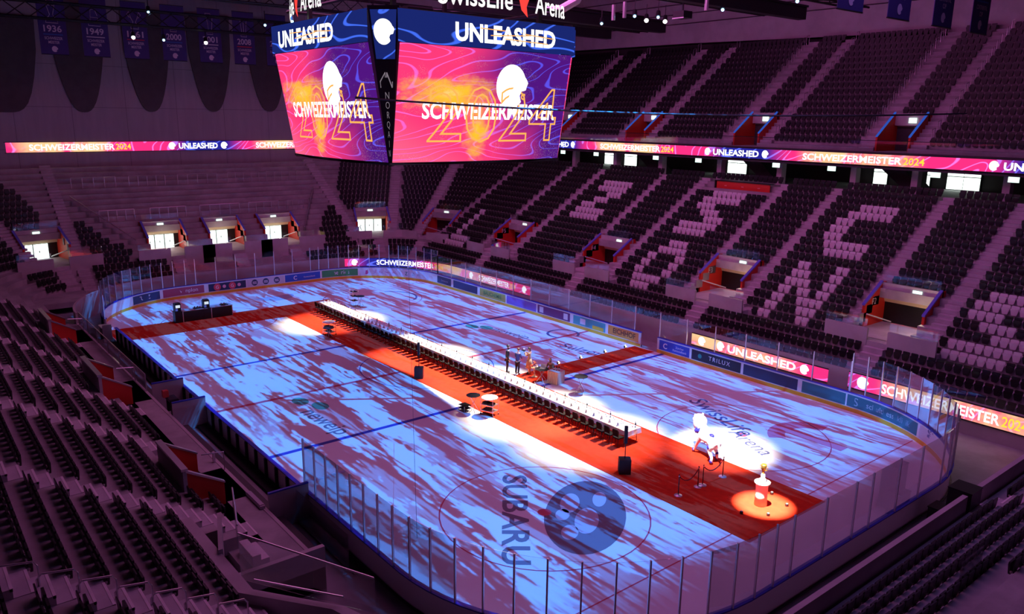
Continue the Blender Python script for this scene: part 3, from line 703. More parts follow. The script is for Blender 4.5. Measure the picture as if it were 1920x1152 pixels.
def boards(name, label, u0, u1, posts, gh, gates=(), back=True):
    root = thing(name, label, 'rink boards')
    segs = cutrow([(u0, u1)], gates)
    for a, b_ in segs:
        mb = MB(); bsweep(mb, a, b_, [(0, .02), (0, 1.1), (.07, 1.1), (.07, .02)]); mb.obj('board_panel', BOARD, root)
        mb = MB(); bsweep(mb, a, b_, [(-.012, .0), (-.012, .24), (.0, .24), (.0, .0)]); mb.obj('kick_plate', YEL, root)
        mb = MB(); bsweep(mb, a, b_, [(-.03, 1.1), (-.03, 1.145), (.16, 1.145), (.16, 1.1)]); mb.obj('top_rail', BLUE, root)
        if back:
            mb = MB(); bsweep(mb, a, b_, [(.10, .08), (.10, .14), (.18, .14), (.18, .08)]); mb.obj('lower_rail', BLKM, root)
            q = a+.5
            while q < b_:
                x, y, nx, ny = ploop(q); mb = MB(); mb.bx((x+nx*.13, y+ny*.13, .55), (.10, .14, 1.06), math.atan2(ny, nx)-PI/2); mb.obj('board_strut', BLKM, root); q += 1.2
    for p in posts:
        x, y, nx, ny = ploop(p); mb = MB(); mb.bx((x+nx*.11, y+ny*.11, 1.1+gh/2+.02), (.055, .07, gh), math.atan2(ny, nx)-PI/2); mb.obj('glass_post', ALU, root)
    for p, q in zip(posts, posts[1:]):
        if abs(q-p) > 3.2 or any(not (max(p, q) <= g0 or min(p, q) >= g1) for g0, g1 in gates): continue
        mb = MB(); bsweep(mb, p+.03*(1 if q > p else -1), q-.03*(1 if q > p else -1), [(.10, 1.15), (.10, 1.1+gh), (.115, 1.1+gh), (.115, 1.15)], 0, 1.3); mb.obj('glass_pane', GLASSH, root)
    return root
fr = lambda a, b_, d: [a+(b_-a)*i/max(1, round(abs(b_-a)/d)) for i in range(max(1, round(abs(b_-a)/d))+1)]
A_ = PI/2*RC
bR = boards('rink_boards', 'white rink boards with blue rail along the right side', 0, 43, fr(0, 11.9, 2.2)+fr(14.3, 43, 2.4), 1.85, [(14.4, 16.0)])
bF = boards('rink_boards', 'curved far end rink boards with sponsor panels and tall glass', 43, 43+2*A_+13, fr(43, 43+A_, 1.0)+fr(43+A_+.9, 43+A_+12.1, 2.0)+fr(43+A_+13, 43+2*A_+12, 1.0), 2.34)
uL = 43+2*A_+13
bL = boards('rink_boards', 'plain white rink boards in front of the team benches on the left', uL, uL+35.5, [uL-.8, uL+.2], 1.85, [(uL+.2, uL+3.3)])
uN = -(A_*2+13)
bN = boards('rink_boards', 'near end rink boards with blue rail and tall glass posts', 0, uN-7.5, fr(-.05, -A_+.4, .95)+[-A_-d for d in (1.75, 3.7, 5.85, 7.1, 9.15)]+fr(-A_-11.2, uN-7.4, 1.02), 2.34)
# advertising panels: part of the boards they are fixed to
def advert(root, u0, u1, col, texts=(), nm='advert_panel', lab=None):
    flip = u0 > u1
    mb = MB(); a, b_ = (u0, u1); bsweep(mb, a, b_, [(-.012, .30), (-.012, 1.0), (-.002, 1.0), (-.002, .30)]); o = mb.obj(nm, mat('advert_%d' % len(MATS), col, .4), root)
    if lab: o['label'] = lab
    def fn(u, v, w_):
        x, y, nx, ny = ploop((a+b_)/2-u); return (x-nx*.016, y-ny*.016, .30+v)
    for t, u, v, size, c, kw in texts:
        mb = MB()
        if t == 'o':
            n = 24; mb.add([fn(u+size*math.cos(2*PI*i/n), v+size*math.sin(2*PI*i/n), 0) for i in range(n)], [tuple(range(n))])
        elif t == 'r': mb.add([fn(u-size[0]/2, v-size[1]/2, 0), fn(u+size[0]/2, v-size[1]/2, 0), fn(u+size[0]/2, v+size[1]/2, 0), fn(u-size[0]/2, v+size[1]/2, 0)], [(0, 1, 2, 3)])
        else: lettering(mb, t, lambda x, y, z: tuple(Vector(fn(x, y, 0))+Vector((fn(x, y, 0)[0]-ploop((a+b_)/2-x)[0], fn(x, y, 0)[1]-ploop((a+b_)/2-x)[1], 0))*.15), size, (u, v), **kw)
        mb.obj('print', mat('print_%.2f_%.2f_%.2f' % c, c, .4), o)
Wt = (.85, .85, .88); B_ = dict(bold=.02)
advert(bF, 74.6, 71.8, (.03, .045, .13), [('STUTZ', -.3, .22, .5, Wt, B_)])
advert(bF, 71.5, 67.8, (.42, .06, .13), [('vonplon', .5, .22, .5, Wt, {})])
advert(bF, 67.4, 63.9, (.02, .02, .08), [('o', -.95, .35, .33, (.75, .06, .10), {}), ('o', .45, .35, .33, (.75, .06, .10), {}), ('o', -.3, .35, .16, (.85, .4, .5), {}), ('o', 1.1, .35, .16, (.85, .4, .5), {}), ('G', -.95, .2, .42, Wt, {}), ('G', .45, .2, .42, Wt, {})])
advert(bF, 63.8, 60.1, (.62, .62, .68), [q for x in (-1.1, 0, 1.1) for q in (('o', x, .35, .30, (.03, .04, .12), {}), ('ISS', x, .22, .34, Wt, B_))])
advert(bF, 60.0, 56.3, (.03, .10, .55), [('C', -.8, .15, .55, Wt, B_), ('Kantonalbank', .7, .25, .22, Wt, {})])
advert(bF, 56.1, 52.4, (.06, .36, .10), [('netrics', .15, .2, .62, Wt, {})])
advert(bF, 52.2, 47.9, (.66, .62, .72), [('o', -1.5, .3, .22, (.6, .05, .2), {}), ('o', -1.2, .42, .22, (.6, .25, .1), {}), ('SH Kindlerei AG', .5, .22, .36, (.55, .10, .3), {})])
advert(bF, 47.8, 44.3, (.66, .64, .72), [('Z', -1.2, .15, .5, (.05, .2, .15), B_), ('Zimmer', .2, .2, .42, (.2, .25, .4), {})])
advert(bR, 42.9, 40.5, (.04, .05, .14), [('Swisscom', .1, .25, .3, (.4, .45, .6), {})])
advert(bR, 40.1, 36.2, (.03, .04, .12))
advert(bR, 35.8, 32.0, (.45, .45, .10), [('BAUCHEMIE', 0, .2, .5, (.08, .3, .08), B_)])
advert(bR, 31.8, 27.8, (.22, .12, .55))
advert(bR, 27.6, 23.6, (.16, .03, .16), [('r', -1.5, .35, (.5, .5), (.75, .7, .75), {}), ('r', 1.5, .35, (.5, .5), (.75, .7, .75), {})])
advert(bR, 23.2, 19.6, (.08, .42, .45), [('r', -.7, .35, (.6, .45), (.8, .75, .8), {}), ('r', 1.0, .15, (1.2, .3), (.75, .55, .05), {})])
advert(bR, 19.3, 16.2, (.75, .30, .05), [('EICHHOF', .1, .2, .55, (.12, .04, .02), B_)])
advert(bR, 14.2, 11.5, (.03, .08, .55), [('C', -.8, .15, .55, Wt, B_), ('Zürcher', .5, .38, .22, Wt, {}), ('Kantonalbank', .5, .16, .22, Wt, {})])
advert(bR, 11.3, 7.3, (.012, .012, .03), [('TRILUX', .3, .24, .42, Wt, dict(spacing=1.3)), ('o', -1.3, .35, .16, (.02, .25, .2), {})])
advert(bR, 7.1, 3.2, (.02, .03, .10))
advert(bN, 0, -4.9, (.03, .17, .22), [('schulthess', -.3, .22, .46, (.45, .6, .65), {}), ('klinik', 1.35, .22, .46, (.25, .4, .5), {}), ('S', -1.9, .12, .7, (.35, .55, .6), {}), ('S', 2.1, .12, .6, (.35, .55, .6), {})])
advert(bR, 2.9, .1, (.03, .17, .22))
advert(bN, -5.1, -8.2, (.62, .58, .68), [('*', -.5, -.15, 1.4, (.15, .12, .3), B_)])
# ---------------------------------------------------------------- stadium seats
def rrect(w_, z0, z1, taper, cut=.06):
    """seat panel outline in x,z"""
    a, b_ = w_/2, w_/2-taper
    return [(-b_+cut*.6, z0), (b_-cut*.6, z0), (b_, z0+cut), (a, z1-cut), (a-cut*.7, z1), (-a+cut*.7, z1), (-a, z1-cut), (-b_, z0+cut)]
def seat_back(mb): mb.prism([(x, .02+.06*(z-.4), z) for x, z in rrect(.45, .40, .83, .05)], (0, .035, .0))
def seat_pan(mb): mb.prism([(x, -.10-.02*(z-.3), z) for x, z in rrect(.44, .27, .68, .06)], (0, .06, .0))
def seat_brk(mb): mb.b(-.04, .04, -.03, .08, .30, .42); mb.b(-.02, .02, .05, .09, .0, .42)
def seat_hinge(mb): mb.ball((-.20, .0, .40), (.03, .045, .045), 8); mb.ball((.20, .0, .40), (.03, .045, .045), 8)
SBLK = mat('black_seat_plastic', (.014, .013, .016), .42); SWHT = mat('white_seat_plastic', (.80, .76, .80), .45)
HING = mat('seat_hinge', (.45, .36, .38), .5)
def msh(f, nm, m): q = MB(); f(q); return q.mesh(nm, [m])
ME = {c: (msh(seat_back, 'seat_back', m), msh(seat_pan, 'seat_pan', m), msh(seat_brk, 'seat_bracket', BLK), msh(seat_hinge, 'seat_hinge', HING)) for c, m in (('b', SBLK), ('w', SWHT))}
def mkseat(c, label, loc, rz, group, name):
    r = thing(name, label, 'seat', loc, rz, group); nm = ('backrest', 'seat_pan', 'bracket', 'hinge')
    for i, me in enumerate(ME[c]):
        if c == 'w' and i > 1: continue
        o = bpy.data.objects.new(nm[i], me); COL.objects.link(o); o.parent = r
    return r
ordn = lambda n: '%d%s' % (n, 'th' if 10 <= n % 100 <= 20 else {1: 'st', 2: 'nd', 3: 'rd'}.get(n % 10, 'th'))
# white seats spelling letters: letter, rows (row, x of first seat edge, count)
LET = {'Z': [(17,-15.65,8),(16,-15.65,8),(15,-13.65,4),(14,-14.65,4),(13,-15.65,4),(12,-15.65,8),(11,-15.65,8)],
 'upper S': [(17,-1.75,7),(16,-2.25,8),(15,-2.25,4),(14,-1.25,4),(13,-.25,4),(12,-2.25,8),(11,-2.25,7)],
 'C': [(17,12.15,6),(16,11.65,7),(15,11.15,3),(14,11.15,3),(13,11.15,3),(12,11.65,7),(11,12.15,6)],
 'L': [(9,-28.85,2),(8,-28.85,2),(7,-28.85,2),(6,-28.85,2),(5,-28.85,2),(4,-28.85,7),(3,-28.85,7)],
 'I': [(j,-14.35,2) for j in range(9, 2, -1)],
 'O': [(9,-1.25,4),(8,-1.75,6),(7,-2.25,2),(7,.75,2),(6,-2.25,2),(6,.75,2),(5,-2.25,2),(5,.75,2),(4,-1.75,6),(3,-1.25,4)],
 'N': [(9,11.15,2),(9,14.15,2),(8,11.15,3),(8,14.15,2),(7,11.15,4),(7,14.15,2),(6,11.15,2),(6,12.65,2),(6,14.15,2),(5,11.15,2),(5,13.15,4),(4,11.15,2),(4,13.65,3),(3,11.15,2),(3,14.15,2)],
 'right-hand S': [(9,24.35,6),(8,23.85,7),(7,23.85,4),(6,24.85,4),(5,25.85,4),(4,23.85,8),(3,23.85,7)]}
ROWN = {0: 'top', 1: 'second', 2: 'third', 3: 'middle', 4: 'fifth', 5: 'sixth', 6: 'bottom'}
white = {}
for L_, rows in LET.items():
    top = max(r[0] for r in rows); cnt = {}
    for j, x0, n in rows:
        for i in range(n):
            cnt[j] = cnt.get(j, 0)+1; white[(j, round(x0+.5*i, 2))] = (L_, ROWN[top-j], cnt[j])
seats = []                                              # (kind, block text, row, order, x, y, z, rot, colour info)
def seatrow(k, j, a0, a1, blk):
    L0 = abs(a1-a0); rho = sb(j)+.87
    per = .5 if k in 'RLFN' else math.degrees(.5/rho)
    n = int(L0/per+.01)
    for i in range(n):
        a = a0+per*(i+.5)
        wh = white.get((j, round(a-.25, 2))) if k == 'R' else None
        x, y, z = W(k, a, sb(j), zt(j)); seats.append([k, blk, j, i+1, x, y, z, out_rot(k, a), wh])
RB = [(23.35, 31.35, 'right-hand block'), (9.65, 17.15, 'C block'), (-3.75, 3.75, 'middle block'), (-17.15, -9.65, 'Z block'), (-30.85, -23.35, 'L block')]
for j in range(0, 21):
    for a0, a1, nm in RB:
        if nm == 'middle block' and j in (18, 19): continue
        b0, b1 = a0, a1
        if j <= 2: continue
        if j == 3:
            b0 = {9.65: 10.65, -3.75: -2.75, -17.15: -16.15, -30.85: -30.35, 23.35: 23.85-.5}[a0]
            b1 = {17.15: 16.65, 3.75: 3.25, -9.65: -10.15, -23.35: -23.85, 31.35: 31.35}[a1]
        seatrow('R', j, b0, b1, nm)
    if j >= 9:
        for x in XC: seatrow('R', j, x-2.0, x+2.0, 'entrance block')
        seatrow('CR', j, math.degrees(2.0/(sb(j)+.87)), 30.3, 'corner block')
    if j <= 2:
        e = [31.35]+[q for x in XC for q in (x+.7, x-.65)]+[-31.0]
        for q in range(0, len(e), 2): seatrow('R', j, e[q+1], e[q], 'front rows')
        seatrow('CR', j, 26, 63.5, 'corner front rows'); seatrow('CR', j, 73, 89, 'corner front rows')
        if j <= 1: seatrow('F', j, 7.4, 14.0, 'end front rows')
        else: seatrow('F', j, 9.8, 14.0, 'end front rows')
        seatrow('F', j, -12.9, -6.3, 'end front rows'); seatrow('CL', j, 48, 74, 'left corner front rows')
    if j >= 4:
        w_ = math.degrees(.62/(sb(j)+.87)); seatrow('CR', j, 33+w_, 55.7-w_, 'corner block')
    if j >= 9:
        yl = 15.4 if j <= 12 else 15.4+.46*(j-12); rho = sb(j)+.87
        seatrow('CR', j, 55.7+w_, math.degrees(math.acos(min(1, (yl-YC)/rho))), 'far block')
        seatrow('CL', j, 66+w_, math.degrees(math.acos(min(1, (yl-YC)/rho))), 'left far block')
    if 3 <= j <= 9: seatrow('F', j, {9: 13.1, 8: 12.3, 7: 11.6, 6: 11.2, 5: 10.5, 4: 10.3, 3: 10.4}[j], 14.1, 'triangle block')
    if 3 <= j <= 9: seatrow('F', j, -13.05 if j > 5 else -12.5, {9: -12.0, 8: -11.2, 7: -10.8, 6: -10.4, 5: -9.5, 4: -9., 3: -9.3}[j], 'left triangle block')
    if 4 <= j <= 16: seatrow('CL', j, 30, 66-w_, 'left corner block')
    if j <= 16:
        for a0, a1, nm in ((16.2, 22.7, 'block nearest the hoop rails'), (7.6, 14.8, 'second block from the hoop rails'), (.85, 6.25, 'third block from the hoop rails'), (-6.8, -.6, 'fourth block from the hoop rails'), (-14.7, -8.2, 'fifth block from the hoop rails'), (-22.7, -16.0, 'farthest block')):
            b0, b1 = a0, a1
            if j <= 1:
                for c0, c1 in ((9.5, 12.8), (-5.5, -1.5), (-19.6, -16.)):
                    if a0 < c1 and c0 < a1: b0, b1 = (c1+.25, a1) if a1-c1 > c0-a0 else (a0, c0-.25)
            if j <= 2 and a0 > 16: continue
            if b1-b0 > .6: seatrow('L', j, b0, b1, nm)
        if j >= 4: seatrow('L', j, 24.1, 29.6, 'block in front of the hoop rails')
        if 3 <= j <= 9: seatrow('NL', j, 2, 26, 'near corner rows')
# upper stand
for k in range(17):
    for a, b_ in zip((-46, -24.8, -11.9, 1.65, 15.1, 28.6), (-30.0, -17.1, -3.55, 9.9, 23.4, 46)):
        n = int((b_-a)/.5)
        for i in range(n): seats.append(['U', 'upper stand', k, i+1, a+.25+.5*i, 35.74+.8*k, ut(k), 0, None])
    if k > 3:
        for x in UV:
            for i in range(5): seats.append(['U', 'upper stand', k, i+1, x-1.25+.25+.5*i, 35.74+.8*k, ut(k), 0, None])
# near end stand
NR = lambda r: (32.75+.82*r, 1.22+.49*r)
for r in range(9):
    for a0, a1, nm in ((-8.5, 5.6, 'near end stand'), (6.9, 14.0, 'near end beyond lit steps')):
        x, z = NR(r)
        if r >= 4 and a0 < 0: a0, a1 = -3.0 if r < 5 else -.8, 5.3 if r < 5 else 4.2
        if r >= 7: continue
        for i in range(int((a1-a0)/.5)): seats.append(['N', nm, r, i+1, x, a0+.25+.5*i, z, -PI/2, None])
def vis(q):
    u, v, z = pix((q[4], q[5], q[6]+.5)); return -15 < u < 1935 and -15 < v < 1170 and z > 1
near = sorted((q for q in seats if not q[8] and vis(q)), key=lambda q: (Vector(q[4:7])-CP).length)[:300]
ids = set(id(q) for q in near); made = set()
for q in near:
    k, blk, j, i, x, y, z, rz, wh = q
    where = 'row %d up' % (j+1) if k != 'U' else 'row %d' % (j+1)
    mkseat('b', 'black seat, %s, %s in line, %s' % (where, ordn(i), blk), (x, y, z), rz, 'nearest black stand seats', 'black_stadium_seat')
for q in seats:
    if q[8]:
        L_, rn, n = q[8]; key = q[8]
        if vis(q): mkseat('w', 'white seat, %s from the left in the %s row of the %s' % (ordn(n), rn, 'letter '+L_ if len(L_) == 1 else L_), tuple(q[4:7]), q[7], 'white seats spelling letters', 'white_stadium_seat')
# every other black seat of the hall as one object
mb = MB(); bq = MB(); seat_back(bq); seat_pan(bq)
for q in seats:
    if id(q) in ids or q[8]: continue
    x, y, z, rz = q[4:8]; ca, sa = math.cos(rz), math.sin(rz); o = len(mb.v)
    mb.v += [(x+px*ca-py*sa, y+px*sa+py*ca, z+pz) for px, py, pz in bq.v]; mb.f += [tuple(t+o for t in f) for f in bq.f]
st_ = mb.obj('black_stadium_seat', SBLK, label='remaining black folded seats filling the stands around the rink', cat='seat', kind='stuff')
print('seats', len(seats), 'visible white', sum(1 for q in seats if q[8] and vis(q)), 'stuff verts', len(mb.v))
# ---------------------------------------------------------------- standing terrace barriers and stand rails
bi = 0
for rown, j, spans in (('upper', 16, ((-11.9, -7.8), (-6.5, -2.9), (-1.6, 2.6), (3.8, 7.4), (8.3, 12.0))), ('lower', 10, ((-10.6, -7.4), (-5.9, -2.4), (-1.0, 3.2), (4.2, 7.6), (8.6, 11.2)))):
    for ii, (a, b_) in enumerate(spans):
        x, _, z = W('F', 0, sb(j), zt(j)); root = thing('crush_barrier', 'steel crush barrier on the standing terrace, %s from the left in the %s line' % (ordn(ii+1), rown), 'barrier', (x, a, z), 0, 'barriers on the standing terrace')
        MB().tube([(0, 0, 1.1), (0, b_-a, 1.1)], .04).obj('top_rail', STEEL, root)
        for t in range(5):
            MB().b(-.03, .03, (b_-a)*t/4-.03, (b_-a)*t/4+.03, 0, 1.08).obj('post', STEEL, root)
for yy, lb in ((13.0, 'far right'), (-12.6, 'far left')):
    sg = 1 if yy > 0 else -1
    p0, p1 = W('F', yy, sb(13), zt(13)+1.0), W('F', yy-sg*4.2, sb(5), zt(5)+1.0)
    root = thing('glass_divider', 'sloping glass divider with steel rail on the %s edge of the standing terrace' % lb, 'glass balustrade', p1)
    d = Vector(p0)-Vector(p1); MB().tube([(0, 0, 0), d], .045).obj('top_rail', ALU, root)
    MB().prism([(0, 0, -.95), d+Vector((0, 0, -.95)), d, (0, 0, 0)], (0, .02, 0)).obj('glass_panel', GLASS, root)
for i, j in enumerate(range(3, 15)):
    x, y, z = W('L', 23.3, sb(j)+.3, zt(j)); root = thing('stair_hoop_rail', 'steel hoop rail in the left foreground aisle, %s up from the front' % ordn(i+1), 'handrail', (x, y, z), 0, 'hoop rails in the left foreground aisle')
    MB().tube([(0, .42, -.4), (0, .42, .78), (0, .34, .9), (0, -.30, 1.02), (0, -.42, .92), (0, -.42, 0)], .024, 6).obj('rail', STEEL, root)
# ---------------------------------------------------------------- commentary box in the right stand
root = thing('commentary_box', 'red fronted commentary box among the seats above the upper S', 'commentary box', (.2, 32.9, 9.76))
MB().b(-3.3, 3.4, -.75, .85, -.05, .25).obj('platform', CONC2, root); MB().b(-2.6, 3.0, .45, .53, .25, 1.15).obj('front_panel', REDW, root)
MB().b(-2.7, 3.1, .35, .9, 1.15, 1.22).obj('desk_top', BLK, root); MB().b(-2.75, -2.66, .3, .9, .25, 1.2).obj('side_panel', BLK, root)
for x in (-1.6, .2, 1.9): MB().b(x-.12, x+.12, .43, .45, .72, .80).obj('small_print', mat('pale_red_print2', (.9, .35, .3), .5), root)
# ---------------------------------------------------------------- left side: glass corner box, handrails, bench pit
root = thing('stand_end_wall', 'angled concrete end wall with glass at the near end of the left walkway', 'concrete wall', (19.6, -18.5, 0))
iv = Vector((19.6, -18.5, 0))
def pl(mb, nm, m): mb.v = [tuple(Vector(q)-iv) for q in mb.v]; return mb.obj(nm, m, root)
mb = MB(); mb.b(19.4, 19.6, -20.6, -16.85, -.02, 1.75); pl(mb, 'wall_panel', CONC2)
mb = MB(); mb.prism([(16.6, -19.35, .9), (19.6, -20.3, .9), (19.6, -20.3, 2.9), (16.6, -19.35, 2.6)], (0, -.15, 0)); pl(mb, 'wall_panel', CONC2)
mb = MB(); mb.prism([(16.6, -18.9, 2.6), (19.9, -19.9, 2.9), (19.9, -19.9, 3.7), (16.6, -18.9, 3.4)], (0, -.03, 0)); pl(mb, 'glass_panel', GLASS)
mb = MB(); mb.tube([(16.6, -18.9, 3.4), (19.9, -19.9, 3.72)], .03); pl(mb, 'top_rail', STEEL)
mb = MB(); mb.prism([(19.9, -19.9, 1.8), (24.1, -17.4, 1.8), (24.1, -17.4, 3.0), (19.9, -19.9, 3.4)], (.02, .03, 0)); pl(mb, 'glass_panel', GLASS)
mb = MB(); mb.tube([(19.9, -19.9, 3.45), (24.1, -17.4, 3.0)], .03); pl(mb, 'top_rail', STEEL)
mb = MB(); mb.prism([(16.6, -20.4, 1.0), (22.1, -20.3, 1.0), (24.5, -18.55, 1.0), (29.0, -17.2, 1.0), (29.0, -17.6, 1.0), (24.4, -18.9, 1.0), (22.0, -20.7, 1.0), (16.6, -20.8, 1.0)], (0, 0, 1.75)); pl(mb, 'parapet', CONC2)
mb = MB(); mb.tube([(22.1, -20.25, 3.05), (24.4, -18.55, 3.0)], .03); pl(mb, 'top_rail', ALU)
mb = MB(); mb.b(16.9, 18.2, -18.6, -18.3, .97, 1.2); mb.b(16.9, 18.2, -18.9, -18.6, .97, 1.42); pl(mb, 'steps', NOSE)
# bench pit
root = thing('team_bench_pit', 'sunken dark team bench area behind the plain white boards', 'team bench', (0, -16, 0))
MB().b(-20.5, 19.3, .35, .9, 0, .12).obj('rubber_floor', mat('black_rubber', (.015, .015, .015), .9), root)
MB().b(-20., -3.2, -.62, -.25, .12, .5).obj('bench_seat', mat('dark_bench', (.06, .055, .06), .6), root); MB().b(2.2, 17.5, -.62, -.25, .12, .5).obj('bench_seat', mat('dark_bench', (.06, .055, .06), .6), root)
for x in (-2.2, 1.6, 14.4):
    MB().b(x-.04, x+.04, -.8, .9, 0, 1.6).obj('partition', CONC2, root); MB().b(x-.06, x+.06, -.8, .9, 1.6, 1.66).obj('partition_rail', BLUE, root)
MB().b(14.4, 19.0, .3, .34, .1, 1.5).obj('glass_partition', GLASS, root)
for i, (x, y, z, d, c, nm, lb, ct) in enumerate(((-1.0, -16.1, .9, (.9, .5, .1), (.02, .02, .03), 'desk', 'dark small desk between the two team benches', 'table'), (-1.3, -16.35, 1.02, (.3, .3, .35), (.7, .10, .08), 'red_cooler', 'red drinks cooler on the desk between the team benches', 'cooler'), (8.7, -17.05, 1.0, (.12, .1, .45), (.7, .7, .72), 'paper_roll', 'small white roll on the ledge behind the bench pit', 'paper roll'), (13.5, -17.0, .99, (1.6, .2, .12), (.55, .5, .6), 'grey_bag', 'pale bag lying on the ledge beyond the bench pit', 'bag'))):
    r_ = thing(nm, lb, ct, (x, y, z)); MB().b(-d[0]/2, d[0]/2, -d[1]/2, d[1]/2, 0, d[2]).obj('body', mat(nm+'_m', c, .5), r_)
    MB().b(-d[0]/2*.9, d[0]/2*.9, -d[1]/2*.9, d[1]/2*.9, d[2], d[2]+.03).obj('top', mat(nm+'_t', tuple(q*.8 for q in c), .5), r_)
    if nm == 'desk':
        for sx_ in (-.4, .4): MB().b(sx_-.03, sx_+.03, -.2, .2, -.78, 0).obj('leg', BLKM, r_)
root = thing('bench_gate', 'dark green gate box at the boards end beside the red carpet', 'gate', (-19.2, -15.35, 0))
MB().b(-.5, .5, -.5, .1, 0, 1.05).obj('box', mat('dark_green', (.01, .07, .04), .6), root); MB().b(-.55, .55, -.55, .15, 1.05, 1.12).obj('lid', ALU, root); MB().b(.5, .58, -.5, .1, 0, 1.3).obj('post', ALU, root)
root = thing('handrail', 'long steel handrail with glass along the left walkway edge', 'handrail', (-21, -16.9, .99))
MB().tube([(0, 0, 1.0), (18, 0, 1.0)], .03).obj('top_rail', ALU, root); MB().b(0, 18, -.01, .01, .05, .95).obj('glass_panel', GLASS, root)
for i in range(7): MB().b(3*i-.02, 3*i+.02, -.03, .03, 0, 1.0).obj('post', STEEL, root)
# ---------------------------------------------------------------- near end stand and D2 box
mb = MB()
for r in range(7):
    x, z = NR(r); mb.b(x-.70, x+.14, -10, 16.5, 0.2, z)
mb.b(31.95, 32.1, -10, 16.5, .2, .9); struct(mb, 'terrace_near', CONC)
mb = MB(); mb.b(31.75, 31.95, -9.5, 4.9, -.02, 1.9); mb.b(31.75, 31.95, 6.2, 17, -.02, 1.9); struct(mb, 'wall_near', CONC2)
mb = MB()
for r in range(7):
    x, z = NR(r); mb.b(x-.3, x+.14, 5.75, 6.75, z, z+.24, 0); mb.b(x-.32, x-.25, 5.75, 6.75, z+.2, z+.25, 1); mb.b(x-.72, x-.65, 5.75, 6.75, z-.05, z+.012, 1)
struct(mb, 'trim_5', [STEP, NOSE])
root = thing('equipment_case', 'tall black case standing in the wall gap near the right corner', 'case', (31.6, 5.5, 0))
MB().b(-.45, .45, -.5, .5, 0, 1.95).obj('body', BLK, root); MB().b(-.47, .47, -.52, .52, 1.95, 2.0).obj('lid', BLKM, root)
root = thing('equipment_case', 'low black case beside the tall one, partly hidden by the near wall', 'case', (30.95, 5.0, 0))
MB().b(-.3, .3, -.4, .4, 0, 1.0).obj('body', BLK, root); MB().b(-.32, .32, -.42, .42, 1.0, 1.04).obj('lid', BLKM, root)
root = thing('entrance_box', 'concrete stand entrance box marked D2 in the bottom right corner', 'entrance', (35.05, -4.15, 1.6))
MB().b(0, .14, 0, 3.1, .0, 1.42).obj('side_wall', CONC2, root); MB().b(0, 3.0, -.02, .14, .0, 1.42).obj('side_wall', BEIGE, root).__setitem__('label', 'beige lit wall'); MB().b(0, 3.0, 2.96, 3.1, .0, 1.42).obj('side_wall', CONC2, root); MB().b(.14, 3.0, .14, 2.96, .0, .75).obj('landing', CONC2, root)
mb = MB(); lettering(mb, 'D2', lambda u, v, q: (.36+u, -.03, .92+v), .42, bold=.02); mb.obj('number', BLK, root)
MB().b(.05, .07, 0, 1.6, 1.42, 2.3).obj('glass_panel', GLASS, root); MB().b(0, 1.5, 3.0, 3.02, 1.42, 2.2).obj('glass_panel', GLASS, root)
MB().tube([(.1, 3.05, 1.45), (3.0, 3.05, 1.45)], .03).obj('handrail', ALU, root)
l = bpy.data.lights.new('entrance_lamp', 'POINT'); l.energy = 6; l.color = (1, .8, .55); l.shadow_soft_size = .1
o = bpy.data.objects.new('entrance_lamp', l); COL.objects.link(o); o.location = (36.6, -5.2, 3.2)
